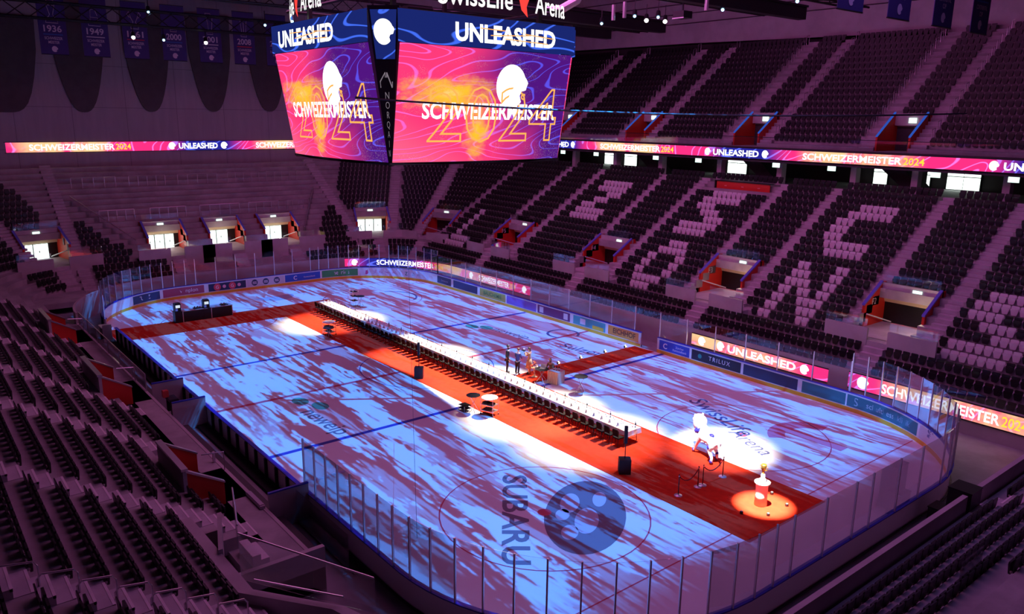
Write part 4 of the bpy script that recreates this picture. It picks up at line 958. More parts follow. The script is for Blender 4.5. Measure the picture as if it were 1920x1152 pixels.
# ---------------------------------------------------------------- hanging scoreboard
jr = thing('hanging_scoreboard', 'huge four-sided hanging video scoreboard with pink SCHWEIZERMEISTER picture', 'scoreboard', (0, 0, 13.9))
JO = Vector((0, 0, 13.9)); MAIN = screenmat('main_picture', 'main'); BLUS = screenmat('blue_picture', 'blue')
def mainx(l, z):
    q = (19.95-z)/6.0; return 7.0-q*1.0+.55*q*(1-(l/5.85)**2)
def face(ix):
    """ix 0: towards the near end (+x), 1: left side (-y), 2: far end, 3: right side; returns fn(l, z, out)"""
    def f(l, z, o, main=True):
        r = (mainx(l, z) if main else 7.1)+o
        x, y = ((r, l), (l, -r), (-r, -l), (-l, r))[ix]
        return (x, y, z-JO.z)
    return f
for ix in range(4):
    F = face(ix); mb = MB(); NU, NV = 14, 8
    for i in range(NU+1):
        for j in range(NV+1):
            l, z = -5.85+11.7*i/NU, 13.95+6.0*j/NV; mb.uv[len(mb.v)] = (i/NU, j/NV); mb.v.append(F(l, z, 0))
    for i in range(NU):
        for j in range(NV): a = i*(NV+1)+j; mb.f.append((a, a+NV+1, a+NV+2, a+1)); mb.mi.append(0)
    sc = mb.obj('video_screen', MAIN, jr, smooth=True)
    mb = MB(); mb.v = [F(-6.0, 19.97, 0, False), F(6.0, 19.97, 0, False), F(6.0, 21.55, 0, False), F(-6.0, 21.55, 0, False)]; mb.f = [(0, 1, 2, 3)]; mb.mi = [0]
    mb.uv = {0: (0, .15), 1: (1, .15), 2: (1, .45), 3: (0, .45)}
    rb = mb.obj('ribbon_screen', BLUS, jr)
    if ix > 1: continue
    G = lambda u, v, q: F(u, v, .04); GB = lambda u, v, q: F(u, v, .04, False)
    mb = MB(); lettering(mb, 'SCHWEIZERMEISTER', G, 1.18, (.35, 16.25), 9.4, bold=.025); mb.obj('lettering', TXW, sc)
    mb = MB(); lettering(mb, '2024', G, 4.2, (.6, 15.05), 9.2, outline=.012, shear=.0); mb.obj('year_outline', TXO, sc)
    mb = MB(); emblem(mb, G, 1.45, 18.05, 1.18); mb.obj('emblem', TXW, sc)
    mb = MB(); lettering(mb, 'C', G, .45, (2.35, 17.35), outline=.05); mb.obj('emblem_letter', TXO, sc)
    mb = MB(); lettering(mb, 'UNLEASHED', GB, 1.25, (.95 if ix == 0 else -1.3, 20.28), 7.0 if ix == 0 else 7.2, bold=.035); mb.obj('lettering', TXW, rb)
    mb = MB()
    for u0, v0, u1, v1 in ((-1.2, 20.62, 1.5, 20.78), (-.2, 20.5, 2.9, 20.42), (-1.9, 20.95, -.2, 20.92), (1.2, 20.85, 3.4, 20.72)):
        o_ = .95 if ix == 0 else -1.3
        mb.add([F(u0+o_, v0, .06, False), F(u1+o_, v1, .06, False), F(u1+o_, v1+.05, .06, False), F(u0+o_, v0+.05, .06, False)], [(0, 1, 2, 3)])
    mb.obj('glitch_line', TXO, rb)
# corner columns with small screens
for ix, (sx_, sy_) in enumerate(((1, -1), (-1, -1), (-1, 1), (1, 1))):
    def cp(l, z, o, sx_=sx_, sy_=sy_):
        q = max(0, (21.6-z)/7.6); a, b_ = 7.02-q*1.0, 5.86
        ex, ey = (Vector((b_, -a, 0)), Vector((a, -b_, 0)))          # left and right edge for the (+x,-y) corner
        p = ex.lerp(ey, l+.5)+Vector((1, -1, 0)).normalized()*o
        return (p.x*sx_, -p.y*sy_ if sy_ > 0 else p.y, z-JO.z) if sx_ > 0 else (p.x*sx_, p.y*(1 if sy_ < 0 else -1), z-JO.z)
    mb = MB(); vs = [cp(l, z, o) for z in (13.75, 21.7) for o in (-.5, -.02) for l in (-.5, .5)]
    mb.add(vs, [(0, 1, 3, 2), (4, 6, 7, 5), (0, 4, 5, 1), (2, 3, 7, 6), (0, 2, 6, 4), (1, 5, 7, 3)]); col = mb.obj('corner_column', BLK, jr)
    if ix == 0:
        mb = MB(); mb.v = [cp(-.40, 19.15, 0), cp(.42, 19.15, 0), cp(.42, 21.5, 0), cp(-.42, 21.5, 0)]; mb.f = [(0, 1, 2, 3)]; mb.mi = [0]; mb.uv = {0: (.2, .3), 1: (.5, .3), 2: (.5, .8), 3: (.2, .8)}
        ms = mb.obj('small_screen', BLUS, jr); K = lambda u, v, q: cp(u/1.62, v, .03)
        mb = MB(); emblem(mb, K, -.03, 20.45, .62); mb.obj('emblem', TXW, ms)
        PALE = emitmat('pale_sponsor_glow', (.42, .34, .42), .55)  # sponsor letters and mark are given a faint glow of their own
        for i, ch in enumerate('NORQAIN'):
            mb = MB(); lettering(mb, ch, lambda u, v, q: cp((u+.02)/1.3, v, .02), .50, (0, 17.2-.49*i), bold=-.012); mb.obj('sponsor_letter', PALE, col)
        mb = MB()
        for pts in ([(-.42, 17.75), (-.42, 18.05), (-.05, 18.5), (-.05, 18.25)], [(.05, 18.25), (.05, 18.5), (.42, 17.75), (.42, 18.05)]):
            mb.tube([cp(u/1.3, v, .03) for u, v in pts], .025, 4)
        mb.obj('sponsor_mark', PALE, col)
mb = MB(); ring = [(6.2, -5.6), (6.2, 5.6), (5.6, 6.2), (-5.6, 6.2), (-6.2, 5.6), (-6.2, -5.6), (-5.6, -6.2), (5.6, -6.2)]
mb.prism([(x*.9, y*.9, 0) for x, y in ring], (0, 0, 7.9)); mb.obj('housing', BLK, jr)
mb = MB()
for q in range(4):
    F = face(q); mb.add([F(-6.0, 13.80, .02), F(-3, 13.80, .02), F(0, 13.80, .02), F(3, 13.80, .02), F(6.0, 13.80, .02), F(6.0, 13.94, .03), F(3, 13.94, .03), F(0, 13.94, .03), F(-3, 13.94, .03), F(-6.0, 13.94, .03)], [tuple(range(10))])
mb.obj('lower_frame', BLK, jr)
# freestanding arena sign letters above the scoreboard
SIGNW = emitmat('white_sign_letters', (1, .98, .95), 1.25); SIGNR = emitmat('red_sign_flame', (.92, .06, .05), 1.1)
for ix, off in ((0, 0), (1, -4.3)):
    def sg(u, v, q, ix=ix):
        r = 7.35-.034*(u-.6)**2; x, y = ((r, u), (u, -r))[ix]; return (x, y, v-JO.z)
    sn = MB(); lettering(sn, 'SwissLife', sg, 1.45, (-1.15+off*.95, 22.05), 4.5, bold=.012); s0 = sn.obj('arena_sign', SIGNW, jr)
    sn = MB(); lettering(sn, 'Arena', sg, 1.45, (4.3+off*1.0, 22.05), 2.9, bold=.012); sn.obj('arena_sign', SIGNW, jr)
    fl = [(1.55, 23.7), (2.7, 23.75), (2.75, 23.0), (2.35, 22.72), (2.15, 22.3), (2.25, 21.75), (1.75, 22.1), (1.55, 22.7)]
    sn = MB(); sn.add([sg(u+off, v, 0) for u, v in fl], [tuple(range(8))]); o = sn.obj('sign_flame', SIGNR, jr); o['label'] = 'red flame mark'
    sn = MB(); sn.add([sg(u+off, v, 0) for u, v in ((2.35, 23.15), (2.45, 23.4), (2.62, 23.3), (2.5, 23.05))], [(0, 1, 2, 3)]); sn.obj('sign_sparkle', SIGNW, jr)
for x, y in ((-5, -5), (5, -5), (-5, 5), (5, 5)):
    MB().b(x-.12, x+.12, y-.12, y+.12, 7.9, 19.1).obj('hanger_post', BLKM, jr)
mb = MB()
for z in (8.6, 10.4):
    for a in ((-6, -6, 6, -6), (6, -6, 6, 6), (6, 6, -6, 6), (-6, 6, -6, -6)): mb.tube([(a[0], a[1], z), (a[2], a[3], z)], .1, 5)
mb.obj('sign_frame', BLKM, jr)
# ---------------------------------------------------------------- title banners
BAN = mat('navy_banner_cloth', (.045, .028, .16), .8); BPR = mat('pale_banner_print', (.62, .50, .62), .7)
BARC = {'b': mat('banner_blue_bar', (.03, .12, .45), .7), 'w': mat('banner_white_bar', (.6, .55, .6), .7), 'r': mat('banner_red_bar', (.60, .02, .06), .7)}
def banner(label, loc, rz, w_, h, year, l1, l2, bar, shape, group):
    root = thing('hanging_banner', label, 'banner', loc, rz, group)
    MB().b(-w_/2, w_/2, 0, .03, 0, h).obj('cloth', BAN, root); MB().tube([(-w_/2, .015, 0), (w_/2, .015, 0)], .04).obj('bottom_bar', BLKM, root); MB().tube([(-w_/2, .015, h), (w_/2, .015, h)], .04).obj('top_bar', BLKM, root)
    T = lambda u, v, q: (u, -.012, v); kk = h/5.0
    if year: mb = MB(); lettering(mb, year, T, .78, (0, 1.98), 1.45, bold=.02); mb.obj('year_print', BPR, root)
    mb = MB(); mb.b(-.78, .78, -.015, 0, 1.70, 1.79); mb.obj('colour_bar', BARC[bar], root)
    mb = MB(); lettering(mb, l1, T, .34, (0, 1.30), 1.45, bold=.012); lettering(mb, l2, T, .34, (0, .95), .9 if len(l2) > 3 else .4, bold=.012); mb.obj('title_print', BPR, root)
    mb = MB(); emblem(mb, T, 0, .48, .26); mb.obj('emblem', BPR, root)
    if shape:
        mb = MB()
        for line in shape: mb.tube([(u, -.02, 2.75+v) for u, v in line], .03, 4)
        mb.obj('trophy_outline', BPR, root)
CUPS = ([[(-.5, 0), (.5, 0), (.42, .35), (.2, .55), (.12, .7), (.32, 1.5), (.28, 1.9), (0, 2.15), (-.28, 1.9), (-.32, 1.5), (-.12, .7), (-.2, .55), (-.42, .35), (-.5, 0)], [(-.32, 1.5), (.32, 1.5)], [(-.42, .35), (.42, .35)]],
 [[(-.5, 0), (.5, 0), (.5, .3), (-.5, .3), (-.5, 0)], [(-.35, .3), (-.3, .75), (.3, .75), (.35, .3)], [(-.3, .75), (-.25, 1.4), (.1, 1.5), (.3, .9)]],
 [[(-.35, 0), (.35, 0), (.3, .3), (.1, .6), (.3, 1.0), (.45, 1.6), (-.45, 1.6), (-.3, 1.0), (-.1, .6), (-.3, .3), (-.35, 0)], [(-.45, 1.5), (-.62, 1.3), (-.4, 1.0)], [(.45, 1.5), (.62, 1.3), (.4, 1.0)]],
 [[(-.3, 0), (.3, 0), (.3, .2), (-.3, .2), (-.3, 0)]],
 [[(-.3, 0), (.3, 0), (.3, .2), (-.3, .2), (-.3, 0)], [(-.1, .4), (-.25, 1.7), (.35, 1.7), (.2, .4)], [(-.35, 1.7), (-.35, 2.0), (.15, 2.0), (.15, 1.7)]],
 [[(-.3, 0), (.3, 0), (.3, .2), (-.3, .2), (-.3, 0)], [(-.2, .4), (-.35, 1.75), (.35, 1.75), (.2, .4), (-.2, .4)], [(0, .4), (0, 1.75)]], [])
for (yc, yr, bar, cup) in zip((-12.75, -9.25, -5.75, -2.2, 1.35, 4.85, 8.35), ('1936', '1949', '1961', '2000', '2001', '2008', '2012'), 'bwrbwrb', CUPS):
    banner('navy hanging banner for the year %s on the left' % yr if yr != '2012' else 'navy hanging banner mostly hidden behind the big screen', (-42, yc, 21.4), PI/2, 2.25, 5.2, yr, 'SCHWEIZER', 'MEISTER', bar, cup, 'title banners at the far end')
for i, yc in enumerate((9.3, 14.0, 18.9, 23.65)):
    banner('navy cup banner cut by the top edge, %s from the left' % ordn(i+1), (22.3, yc, 21.4), PI/2, 2.3, 5.0, '2009' if i < 3 else '2001', 'CHAMPIONS' if i < 2 else 'CONTINENTAL', 'LEAGUE' if i < 2 else 'CUP', 'b', None, 'cup banners on the right')
# ---------------------------------------------------------------- trusses, roof beams, stage lamps
def truss(mb, p0, p1, w_=.7, h=.8, r=.045):
    p0, p1 = Vector(p0), Vector(p1); d = p1-p0; L = d.length; t = d.normalized(); s = t.cross(Vector((0, 0, 1))).normalized()*w_/2; up_ = Vector((0, 0, h/2))
    c = [s+up_, -s+up_, -s-up_, s-up_]
    for q in c: mb.tube([p0+q, p1+q], r, 4)
    n = max(2, int(L/1.6))
    for i in range(n):
        a, b_ = p0+d*(i/n), p0+d*((i+1)/n)
        for e in range(4): mb.tube([a+c[e], b_+c[(e+1) % 4]], r*.6, 3)
for i, (a, b_, lb) in enumerate((((-36.5, -22, 24.6), (-36.5, 16, 24.6), 'black lattice truss in front of the left banners'), ((-30, -14, 26.6), (-30, 20, 26.6), 'black lattice truss high behind the scoreboard'), ((-12, 9, 25.2), (-12, 33, 25.2), 'black lattice truss right of the scoreboard sign'), ((2, 12, 25.6), (2, 33, 25.6), 'black lattice truss among the white stage lamps'), ((10, 14, 25.4), (10, 33, 25.4), 'black lattice truss near the top right edge'))):
    root = thing('lighting_truss', lb, 'truss', a, 0, 'lighting trusses under the roof'); mb = MB(); truss(mb, (0, 0, 0), Vector(b_)-Vector(a), 1.1, 1.3, .08); mb.obj('lattice', BLKM, root)
for i, (x0, y1, z) in enumerate(((-16.7, 33.0, 24.5), (-8.9, 32.2, 24.5), (5.5, 32.2, 24.5))):
    root = thing('roof_beam', 'dark roof beam end above the right stand, %s from the scoreboard' % ('first', 'second', 'third')[i], 'beam', (x0, y1, z), 0, 'roof beams'); MB().b(-.35, .35, -24, 0, -.3, .6).obj('girder', BLK, root); MB().b(-.5, .5, -24, 0, .6, .75).obj('flange', BLK, root)
LENS = {'w': emitmat('white_lamp_lens', (1, .97, .92), 9), 'b': emitmat('blue_lamp_lens', (.35, .65, 1), 4)}
def lamp(px_, py_, c, label, **k):
    p = at(px_, py_, **k); root = thing('stage_lamp', label, 'stage lamp', p, 0, 'stage lamps under the roof')
    d = (CP-p).normalized()*.5 + Vector((0, 0, -.6)); d.normalize(); r_ = .17 if c == 'w' else .12
    MB().tube([d*-.02, -d*.55], [.2, .16], 8).obj('housing', BLK, root); MB().ball(d*.02, r_, 8).obj('lens', LENS[c], root); MB().tube([-d*.3, -d*.3+Vector((0, 0, 1.0))], .04, 4).obj('yoke', BLKM, root)
for px_, py_, c, lb, k in ((1190, 30, 'b', 'blue-white lamp nearest the scoreboard sign', dict(z=24)), (1212, 38, 'w', 'left of the two brightest white lamps', dict(z=24)), (1247, 40, 'w', 'right of the two brightest white lamps', dict(z=24)), (1128, 44, 'b', 'small blue lamp beside the scoreboard edge', dict(z=24)), (1234, 32, 'b', 'small blue lamp between the two white lamps', dict(z=24)), (1355, 18, 'b', 'small blue lamp under the truss end on the right', dict(z=24)), (1495, 2, 'b', 'small blue lamp at the top edge on the right', dict(z=24)),
    (250, 70, 'w', 'white lamp glowing in front of the 1961 banner', dict(x=-36)), (278, 22, 'b', 'blue lamp above the 1961 banner', dict(x=-36)), (307, 75, 'b', 'blue lamp beside the 2000 banner', dict(x=-36)), (386, 80, 'w', 'white lamp in front of the 2001 banner', dict(x=-36)), (497, 47, 'b', 'blue lamp left of the scoreboard', dict(x=-30)), (548, 40, 'b', 'blue lamp under the left arena sign', dict(x=-22))):
    lamp(px_, py_, c, lb, **k)
pr_ = at(1280, 28, z=24); root = thing('projector', 'square framed projector hanging near the white lamps', 'projector', pr_)
MB().b(-.5, .5, -.5, .5, -.25, .25).obj('body', BLK, root); MB().b(-.55, .55, -.55, -.5, -.3, -.22).obj('frame', ALU, root); MB().tube([(0, 0, .2), (0, 0, 1.6)], .06).obj('pole', BLKM, root)
for px_, py_ in ((1150, 25), (1171, 20), (1325, 5)):
    p = at(px_, py_, z=24); root = thing('duct_pipe', 'short pale vertical pipe under the roof at %s' % {1150: 'the left', 1171: 'the middle', 1325: 'the right'}[px_], 'pipe', p, 0, 'pale pipes'); MB().tube([(0, 0, -.5), (0, 0, .6)], .14, 8).obj('pipe', ALU, root); MB().tube([(0, 0, .6), (0, 0, 1.8)], .03, 4).obj('hanger', BLKM, root)
p = at(1060, 8, z=24); root = thing('air_duct', 'curved silver air duct beside the arena sign', 'duct', p); MB().tube([(-1.2, -.6, -.4), (-.4, .0, -.3), (.3, .8, .3), (.6, 1.2, 1.2)], .3, 10).obj('duct', ALU, root); MB().tube([(.6, 1.2, 1.2), (.6, 1.2, 2.2)], .04, 4).obj('hanger', BLKM, root)
# wire ropes across the hall
q0 = CP+(at(668, 183, x=0)-CP).normalized()*38; q1 = CP+(at(1812, 213, y=20)-CP).normalized()*46
root = thing('wire_rope', 'thick black wire rope crossing in front of the scoreboard picture', 'cable', q0); d = q1-q0
MB().tube([d*t+Vector((0, 0, -1.1*4*t*(1-t)*.35)) for t in [i/12 for i in range(13)]], [.055]+[.05]*11+[.04], 6).obj('rope', BLK, root)
MB().tube([(-.25, .25, -.1), (0, 0, 0)], .07, 6).obj('clamp', STEEL, root)
q0 = at(765, 470, x=12); q1 = at(782, 1000, z=6)
root = thing('plumb_wire', 'thin vertical wire hanging over the ice left of the long table', 'cable', (at(766, 500, z=9)))
p = at(766, 500, z=9); MB().tube([(0, 0, 0), at(774, 760, z=2.2)-p, at(782, 1010, z=2.0)-p], .008, 4).obj('wire', mat('dark_wire', (.05, .03, .06), .6), root)
# ---------------------------------------------------------------- carpets
def carpet(label, x0, x1, y0, y1, z=.012):
    mb = MB(); mb.b(x0, x1, y0, y1, .002, z); return mb.obj('red_carpet', CARP, label=label, cat='carpet')
carpet('long red carpet carrying the banquet table and the trophy', -22.0, 26.85, -2.15, 3.5)
carpet('red carpet arm running to the left boards past the black counters', -22.0, -18.2, -14.95, -2.15)
carpet('red carpet arm lined with small lamps running to the right boards', 5.05, 6.95, 3.5, 14.9)
for i, y in enumerate((5.5, 7.4, 9.5, 11.9, 14.0)):
    root = thing('floor_lamp', 'small floor lamp on the right carpet edge, %s from the boards' % ordn(5-i), 'lamp', (4.95, y, 0), 0, 'floor lamps along the right carpet')
    MB().b(-.07, .07, -.09, .09, 0, .16).obj('body', BLK, root); MB().b(.07, .085, -.06, .06, .06, .15).obj('lens', emitmat('warm_lens', (1, .6, .35), 6), root)
    MB().ball((0, 0, .19), .05, 6).obj('cap', emitmat('warm_cap', (1, .85, .7), 3), root)
    spot('floor_lamp_beam', (5.06, y, .16), (7.2, y+.05, .0), 60, (1, .45, .22), 34, .8, .02)
# ---------------------------------------------------------------- banquet table
CLOTH = mat('white_cloth', (.86, .83, .80), .85)
TX0, TX1, TY0, TY1 = -18.6, 17.25, 1.0, 2.0
NT_ = 20
for i in range(NT_):
    x0 = TX0+(TX1-TX0)*i/NT_; L = (TX1-TX0)/NT_
    root = thing('folding_table', 'folding table under the long white cloth, %s from the near end' % ordn(NT_-i), 'table', (x0+L/2, (TY0+TY1)/2, .012), 0, 'folding tables under the long cloth')
    MB().b(-L/2+.01, L/2-.01, -.46, .46, .69, .725).obj('tabletop', mat('beech_top', (.5, .36, .2), .5), root)
    for sx_ in (-1, 1):
        for sy_ in (-1, 1): MB().tube([(sx_*(L/2-.14), sy_*.40, 0), (sx_*(L/2-.14), sy_*.36, .69)], .018, 5).obj('leg', BLKM, root)
        MB().tube([(sx_*(L/2-.14), -.39, .2), (sx_*(L/2-.14), .39, .2)], .013, 4).obj('brace', BLKM, root)
mb = MB(); nx = 240; ring = []
for i in range(nx+1):
    x = TX0-.03+(TX1-TX0+.06)*i/nx; wv = .012*math.sin(i*1.9)+.01*math.sin(i*.77)
    ring.append([(x, TY0-.05+wv, .48+.02*math.sin(i*.9)), (x, TY0-.02, .735), (x, TY0, .752), (x, TY1, .752), (x, TY1+.02, .735), (x, TY1+.05+wv, .48+.02*math.cos(i*.8))])
mb.add([q for r_ in ring for q in r_], [(i*6+p, i*6+6+p, i*6+7+p, i*6+p+1) for i in range(nx) for p in range(5)])
for x, o_ in ((TX0-.03, -.04), (TX1+.03, .04)):
    mb.add([(x, TY0, .752), (x, TY1, .752), (x+o_, TY1+.03, .47), (x+o_*1.2, (TY0+TY1)/2, .49), (x+o_, TY0-.03, .47)], [(0, 1, 2, 3, 4)])
tcl = mb.obj('tablecloth', CLOTH, label='long white cloth covering the banquet table', cat='tablecloth')
# chairs: black fabric, four legs
def chair_parts():
    s = MB(); s.b(-.21, .21, -.20, .22, .43, .49); b_ = MB(); b_.prism([(x, -.20-.10*(z-.5), z) for x, z in rrect(.42, .56, .93, .02, .08)], (0, .04, 0))
    lg = []
    for sx_ in (-1, 1):
        q = MB(); q.tube([(sx_*.19, .19, .43), (sx_*.21, .23, 0)], .014, 5); lg.append(q); q = MB(); q.tube([(sx_*.19, -.25, .90), (sx_*.19, -.19, .45), (sx_*.21, -.27, 0)], .014, 5); lg.append(q)
    return s.mesh('seat', [CHF]), b_.mesh('backrest', [CHF]), [q.mesh('leg', [BLKM]) for q in lg]
CHF = mat('black_chair_fabric', (.012, .012, .012), .9, spec=.1)
cs, cb, cl = chair_parts(); NCH = 60
ch0 = thing('banquet_chair', 'black banquet chair at the long table, first from the near end', 'chair', (17.0, .62, .012), 0, 'chairs along the near side of the long table')
link('seat', cs, ch0); link('backrest', cb, ch0)
for q in cl: link('leg', q, ch0)
for i in range(1, NCH): dup(ch0, (17.0-.592*i, .62+random.uniform(-.03, .03), .012), random.uniform(-.06, .06), 'black banquet chair at the long table, %s from the near end' % ordn(i+1))
# things laid on the table
GL = mat('wine_glass', (.92, .92, .92), .1, spec=.8); NAP = mat('white_napkin', (.88, .86, .84), .8); BOT = mat('dark_bottle_glass', (.015, .02, .012), .15)
mb = MB(); mb.lathe([(.035, 0), (.036, .004), (.006, .012), (.005, .09), (.03, .115), (.038, .15), (.033, .20), (.030, .20)], n=8); gme = mb.mesh('bowl', [GL], True)
mb = MB(); mb.lathe([(.09, 0), (.07, .06), (.045, .17), (.0, .24)], n=6); nme = mb.mesh('napkin', [NAP])
mb = MB(); mb.lathe([(.002, .0), (.11, .004), (.125, .016), (.12, .017)], n=14); pme = mb.mesh('plate', [mat('porcelain', (.86, .85, .84), .25)], True)
mb = MB(); mb.lathe([(.038, 0), (.04, .01), (.04, .20), (.015, .26), (.014, .32)], n=10); bme = mb.mesh('body', [BOT], True)
mb = MB(); mb.lathe([(.016, .29), (.016, .335)], n=8); kme = mb.mesh('cap', [mat('foil', (.25, .03, .03), .4)])
mb = MB(); mb.lathe([(.0405, .05), (.0405, .14)], n=10); lme = mb.mesh('label_band', [mat('paper_label', (.75, .72, .65), .7)])
for i in range(NCH):
    x = 17.0-.592*i
    link('white_plate', pme, None, 'white plate among the settings along the long table', 'plate', 'plates on the long table', None, (x, 1.2, .753))
    link('white_napkin', nme, None, 'white folded napkin standing on a plate of the long table', 'napkin', 'napkins on the long table', None, (x, 1.2, .757))
    for dx, yy in ((.16, 1.45), (-.1, 1.62)):
        link('wine_glass', gme, None, 'clear wine glass among the settings on the long table', 'glass', 'glasses on the long table', None, (x+dx+random.uniform(-.03, .03), yy+random.uniform(-.03, .03), .753))
for i in range(20):
    r_ = thing('wine_bottle', 'dark wine bottle on the long table, %s from the near end' % ordn(i+1), 'bottle', (17.1-1.80*i, 1.78, .753), 0, 'wine bottles on the long table')
    for nm, me in (('body', bme), ('cap', kme), ('label_band', lme)): link(nm, me, r_)
    c = thing('white_candle', 'white candle beside a wine bottle, %s from the near end' % ordn(i+1), 'candle', (16.3-1.80*i, 1.72, .753), 0, 'candles on the long table')
    MB().lathe([(.05, 0), (.05, .01), (.015, .03), (.015, .06)], n=8).obj('holder', ALU, c); MB().lathe([(.012, .05), (.011, .30)], n=6).obj('stick', WHITE, c)
# ---------------------------------------------------------------- column loudspeakers, trolleys, small tables
for (x, y, lb) in ((1.74, -1.75, 'black column loudspeaker halfway along the long carpet'), (19.4, -1.45, 'black column loudspeaker nearest the camera, past the table end')):
    r_ = thing('column_loudspeaker', lb, 'loudspeaker', (x, y, .012), R(-40)); q = MB(); q.b(-.24, .24, -.28, .28, 0, .72); q.obj('subwoofer', BLK, r_)
    MB().b(-.2, .2, -.29, -.282, .08, .64).obj('grille', mat('speaker_grille', (.03, .03, .03), .8), r_)
    MB().tube([(0, 0, .72), (0, 0, 1.6)], .022).obj('pole', BLKM, r_); MB().b(-.07, .07, -.08, .08, 1.5, 2.35).obj('column', BLK, r_)
for (x, y, lb, rz) in ((9.55, -2.0, 'service trolley with trays on the carpet edge near the table middle', .3), (-11.0, -1.75, 'service trolley with white top near the far end of the carpet', .2)):
    r_ = thing('service_trolley', lb, 'trolley', (x, y, .012), rz, 'service trolleys')
    for sx_ in (-.42, .42):
        for sy_ in (-.28, .28): MB().tube([(sx_, sy_, .08), (sx_, sy_, 1.0)], .017, 5).obj('post', STEEL, r_); MB().ball((sx_, sy_, .05), .05, 6).obj('castor', BLK, r_)
    for z in (.25, .6): MB().b(-.42, .42, -.28, .28, z, z+.025).obj('shelf', STEEL, r_)
    MB().lathe([(.45, .98), (.47, .99), (.47, 1.02), (.0, 1.03)], n=20).obj('top_cloth', CLOTH, r_)
    for z, dx in ((.63, .1), (.28, -.1), (.63, -.2)): q = thing('serving_tray', 'dark serving tray on %s, %s shelf' % ('the nearer trolley' if x > 0 else 'the farther trolley', 'lower' if z < .5 else ('upper right' if dx > 0 else 'upper left')), 'tray', (x+dx, y+dx*.3, z+.014), rz, 'trays on the trolleys'); MB().lathe([(.20, 0), (.24, .03), (.25, .03)], n=16).obj('dish', BLK, q); MB().lathe([(.255, .03), (.255, .045)], n=16).obj('rim', BLKM, q)
def bistro(x, y, lb, h=1.1, r=.42):
    r_ = thing('folding_tray_table', lb, 'table', (x, y, .005), .4); MB().lathe([(r, h-.03), (r, h), (.0, h)], n=22).obj('tabletop', BLK, r_)
    for sx_ in (-1, 1):
        MB().tube([(sx_*.25, -.25, 0), (-sx_*.22, .1, h-.03)], .014, 5).obj('leg', STEEL, r_); MB().tube([(sx_*.25, .25, 0), (-sx_*.22, -.1, h-.03)], .014, 5).obj('leg', STEEL, r_)
bistro(10.1, 4.55, 'round black tray table standing alone on the ice right of the crates'); bistro(8.75, -2.55, 'round black tray table beside the nearer trolley', 1.05, .4); bistro(-10.2, -2.2, 'round black tray table beside the farther trolley', .8, .4); bistro(-17.6, 4.4, 'black tray table on the ice behind the far table end', 1.0, .4); bistro(7.0, 4.1, 'black tray table among the people by the carpet', .85, .45)
for i, (x, y) in enumerate(((-18.3, 4.2), (8.2, -2.75))):
    r_ = thing('tray_rack', ('thin steel tray rack on the ice behind the far table end', 'low steel tray rack lying by the nearer trolley')[i], 'rack', (x, y, .005))
    for sx_ in (-.3, .3):
        for sy_ in (-.25, .25): MB().tube([(sx_, sy_, 0), (sx_, sy_, 1.5 if i == 0 else .35)], .015, 4).obj('post', STEEL, r_)
    for z in ((.5, .9, 1.3) if i == 0 else (.15, .33)): MB().b(-.3, .3, -.25, .25, z, z+.02).obj('shelf', BLKM, r_)
r_ = thing('wooden_crate', 'pale slatted crate with bottles beside the carpet lamps', 'crate', (7.75, 4.65, .005), .2)
q = MB()
for sx_ in (-.38, .38): q.b(sx_-.015, sx_+.015, -.38, .38, 0, .8)
for sy_ in (-.38, .38):
    for xx in range(6): q.b(-.38+.13*xx, -.28+.13*xx, sy_-.012, sy_+.012, 0, .8)
q.b(-.38, .38, -.38, .38, .02, .05); q.obj('slats', mat('pale_wood', (.62, .52, .40), .7), r_); MB().b(-.40, .40, -.40, .40, .8, .83).obj('top_board', mat('pale_wood', (.62, .52, .40), .7), r_)
for i in range(3):
    b_ = thing('wine_bottle', '%s bottle standing on the pale crate' % ('left', 'middle', 'right')[i], 'bottle', (7.6+.15*i, 4.6+.08*i, .836), 0, 'bottles on the crate')
    for nm, me in (('body', bme), ('cap', kme), ('label_band', lme)): link(nm, me, b_)
# black catering counters with coffee machines on the left carpet arm
for i, (y0, y1) in enumerate(((-9.45, -7.55), (-7.2, -5.5))):
    r_ = thing('catering_counter', 'long black catering counter, %s one, on the left carpet arm' % ('left', 'right')[i], 'counter', (-21.6, (y0+y1)/2, .012), 0, 'black counters'); h = (y1-y0)/2
    MB().b(-.35, .35, -h, h, 0, .85).obj('cabinet', BLK, r_); MB().b(-.4, .4, -h-.04, h+.04, .85, .90).obj('worktop', mat('grey_top', (.35, .33, .36), .4), r_)
    for yy in (-h, h): MB().b(.35, .37, yy-.03, yy+.03, 0, .85).obj('edge_strip', ALU, r_)
    t_ = thing('coffee_machine', 'coffee machine tower at the left end of the %s black counter' % ('left', 'right')[i], 'coffee machine', (-21.55, y0-.33, .012), 0, 'coffee machines')
    MB().b(-.33, .33, -.28, .28, 0, .9).obj('cabinet', BLK, t_); MB().b(-.25, .22, -.24, .24, .9, 1.5).obj('machine', BLKM, t_); MB().b(.22, .24, -.17, .17, 1.2, 1.42).obj('display', emitmat('machine_display', (.75, .85, 1), .9), t_); MB().b(.22, .235, -.2, -.02, .95, 1.15).obj('panel', emitmat('machine_panel', (.12, .15, .7), .5), t_); MB().b(-.2, .2, -.2, .2, 1.5, 1.58).obj('bean_hopper', BLK, t_)
    c_ = thing('dish_basket', ('dark basket of cups on the left black counter', 'grey dish rack on the right black counter')[i], 'basket', (-21.6, (y0+y1)/2+.3, .913)); MB().b(-.22, .22, -.3, .3, 0, .06).obj('base', BLK, c_)
    for k in range(4): MB().lathe([(.05, .06), (.06, .16), (.055, .16)], (-.1+.2*(k % 2), -.18+.12*k, 0), 8).obj('cup', mat('brown_cup', (.25, .12, .08), .5) if i == 0 else ALU, c_)
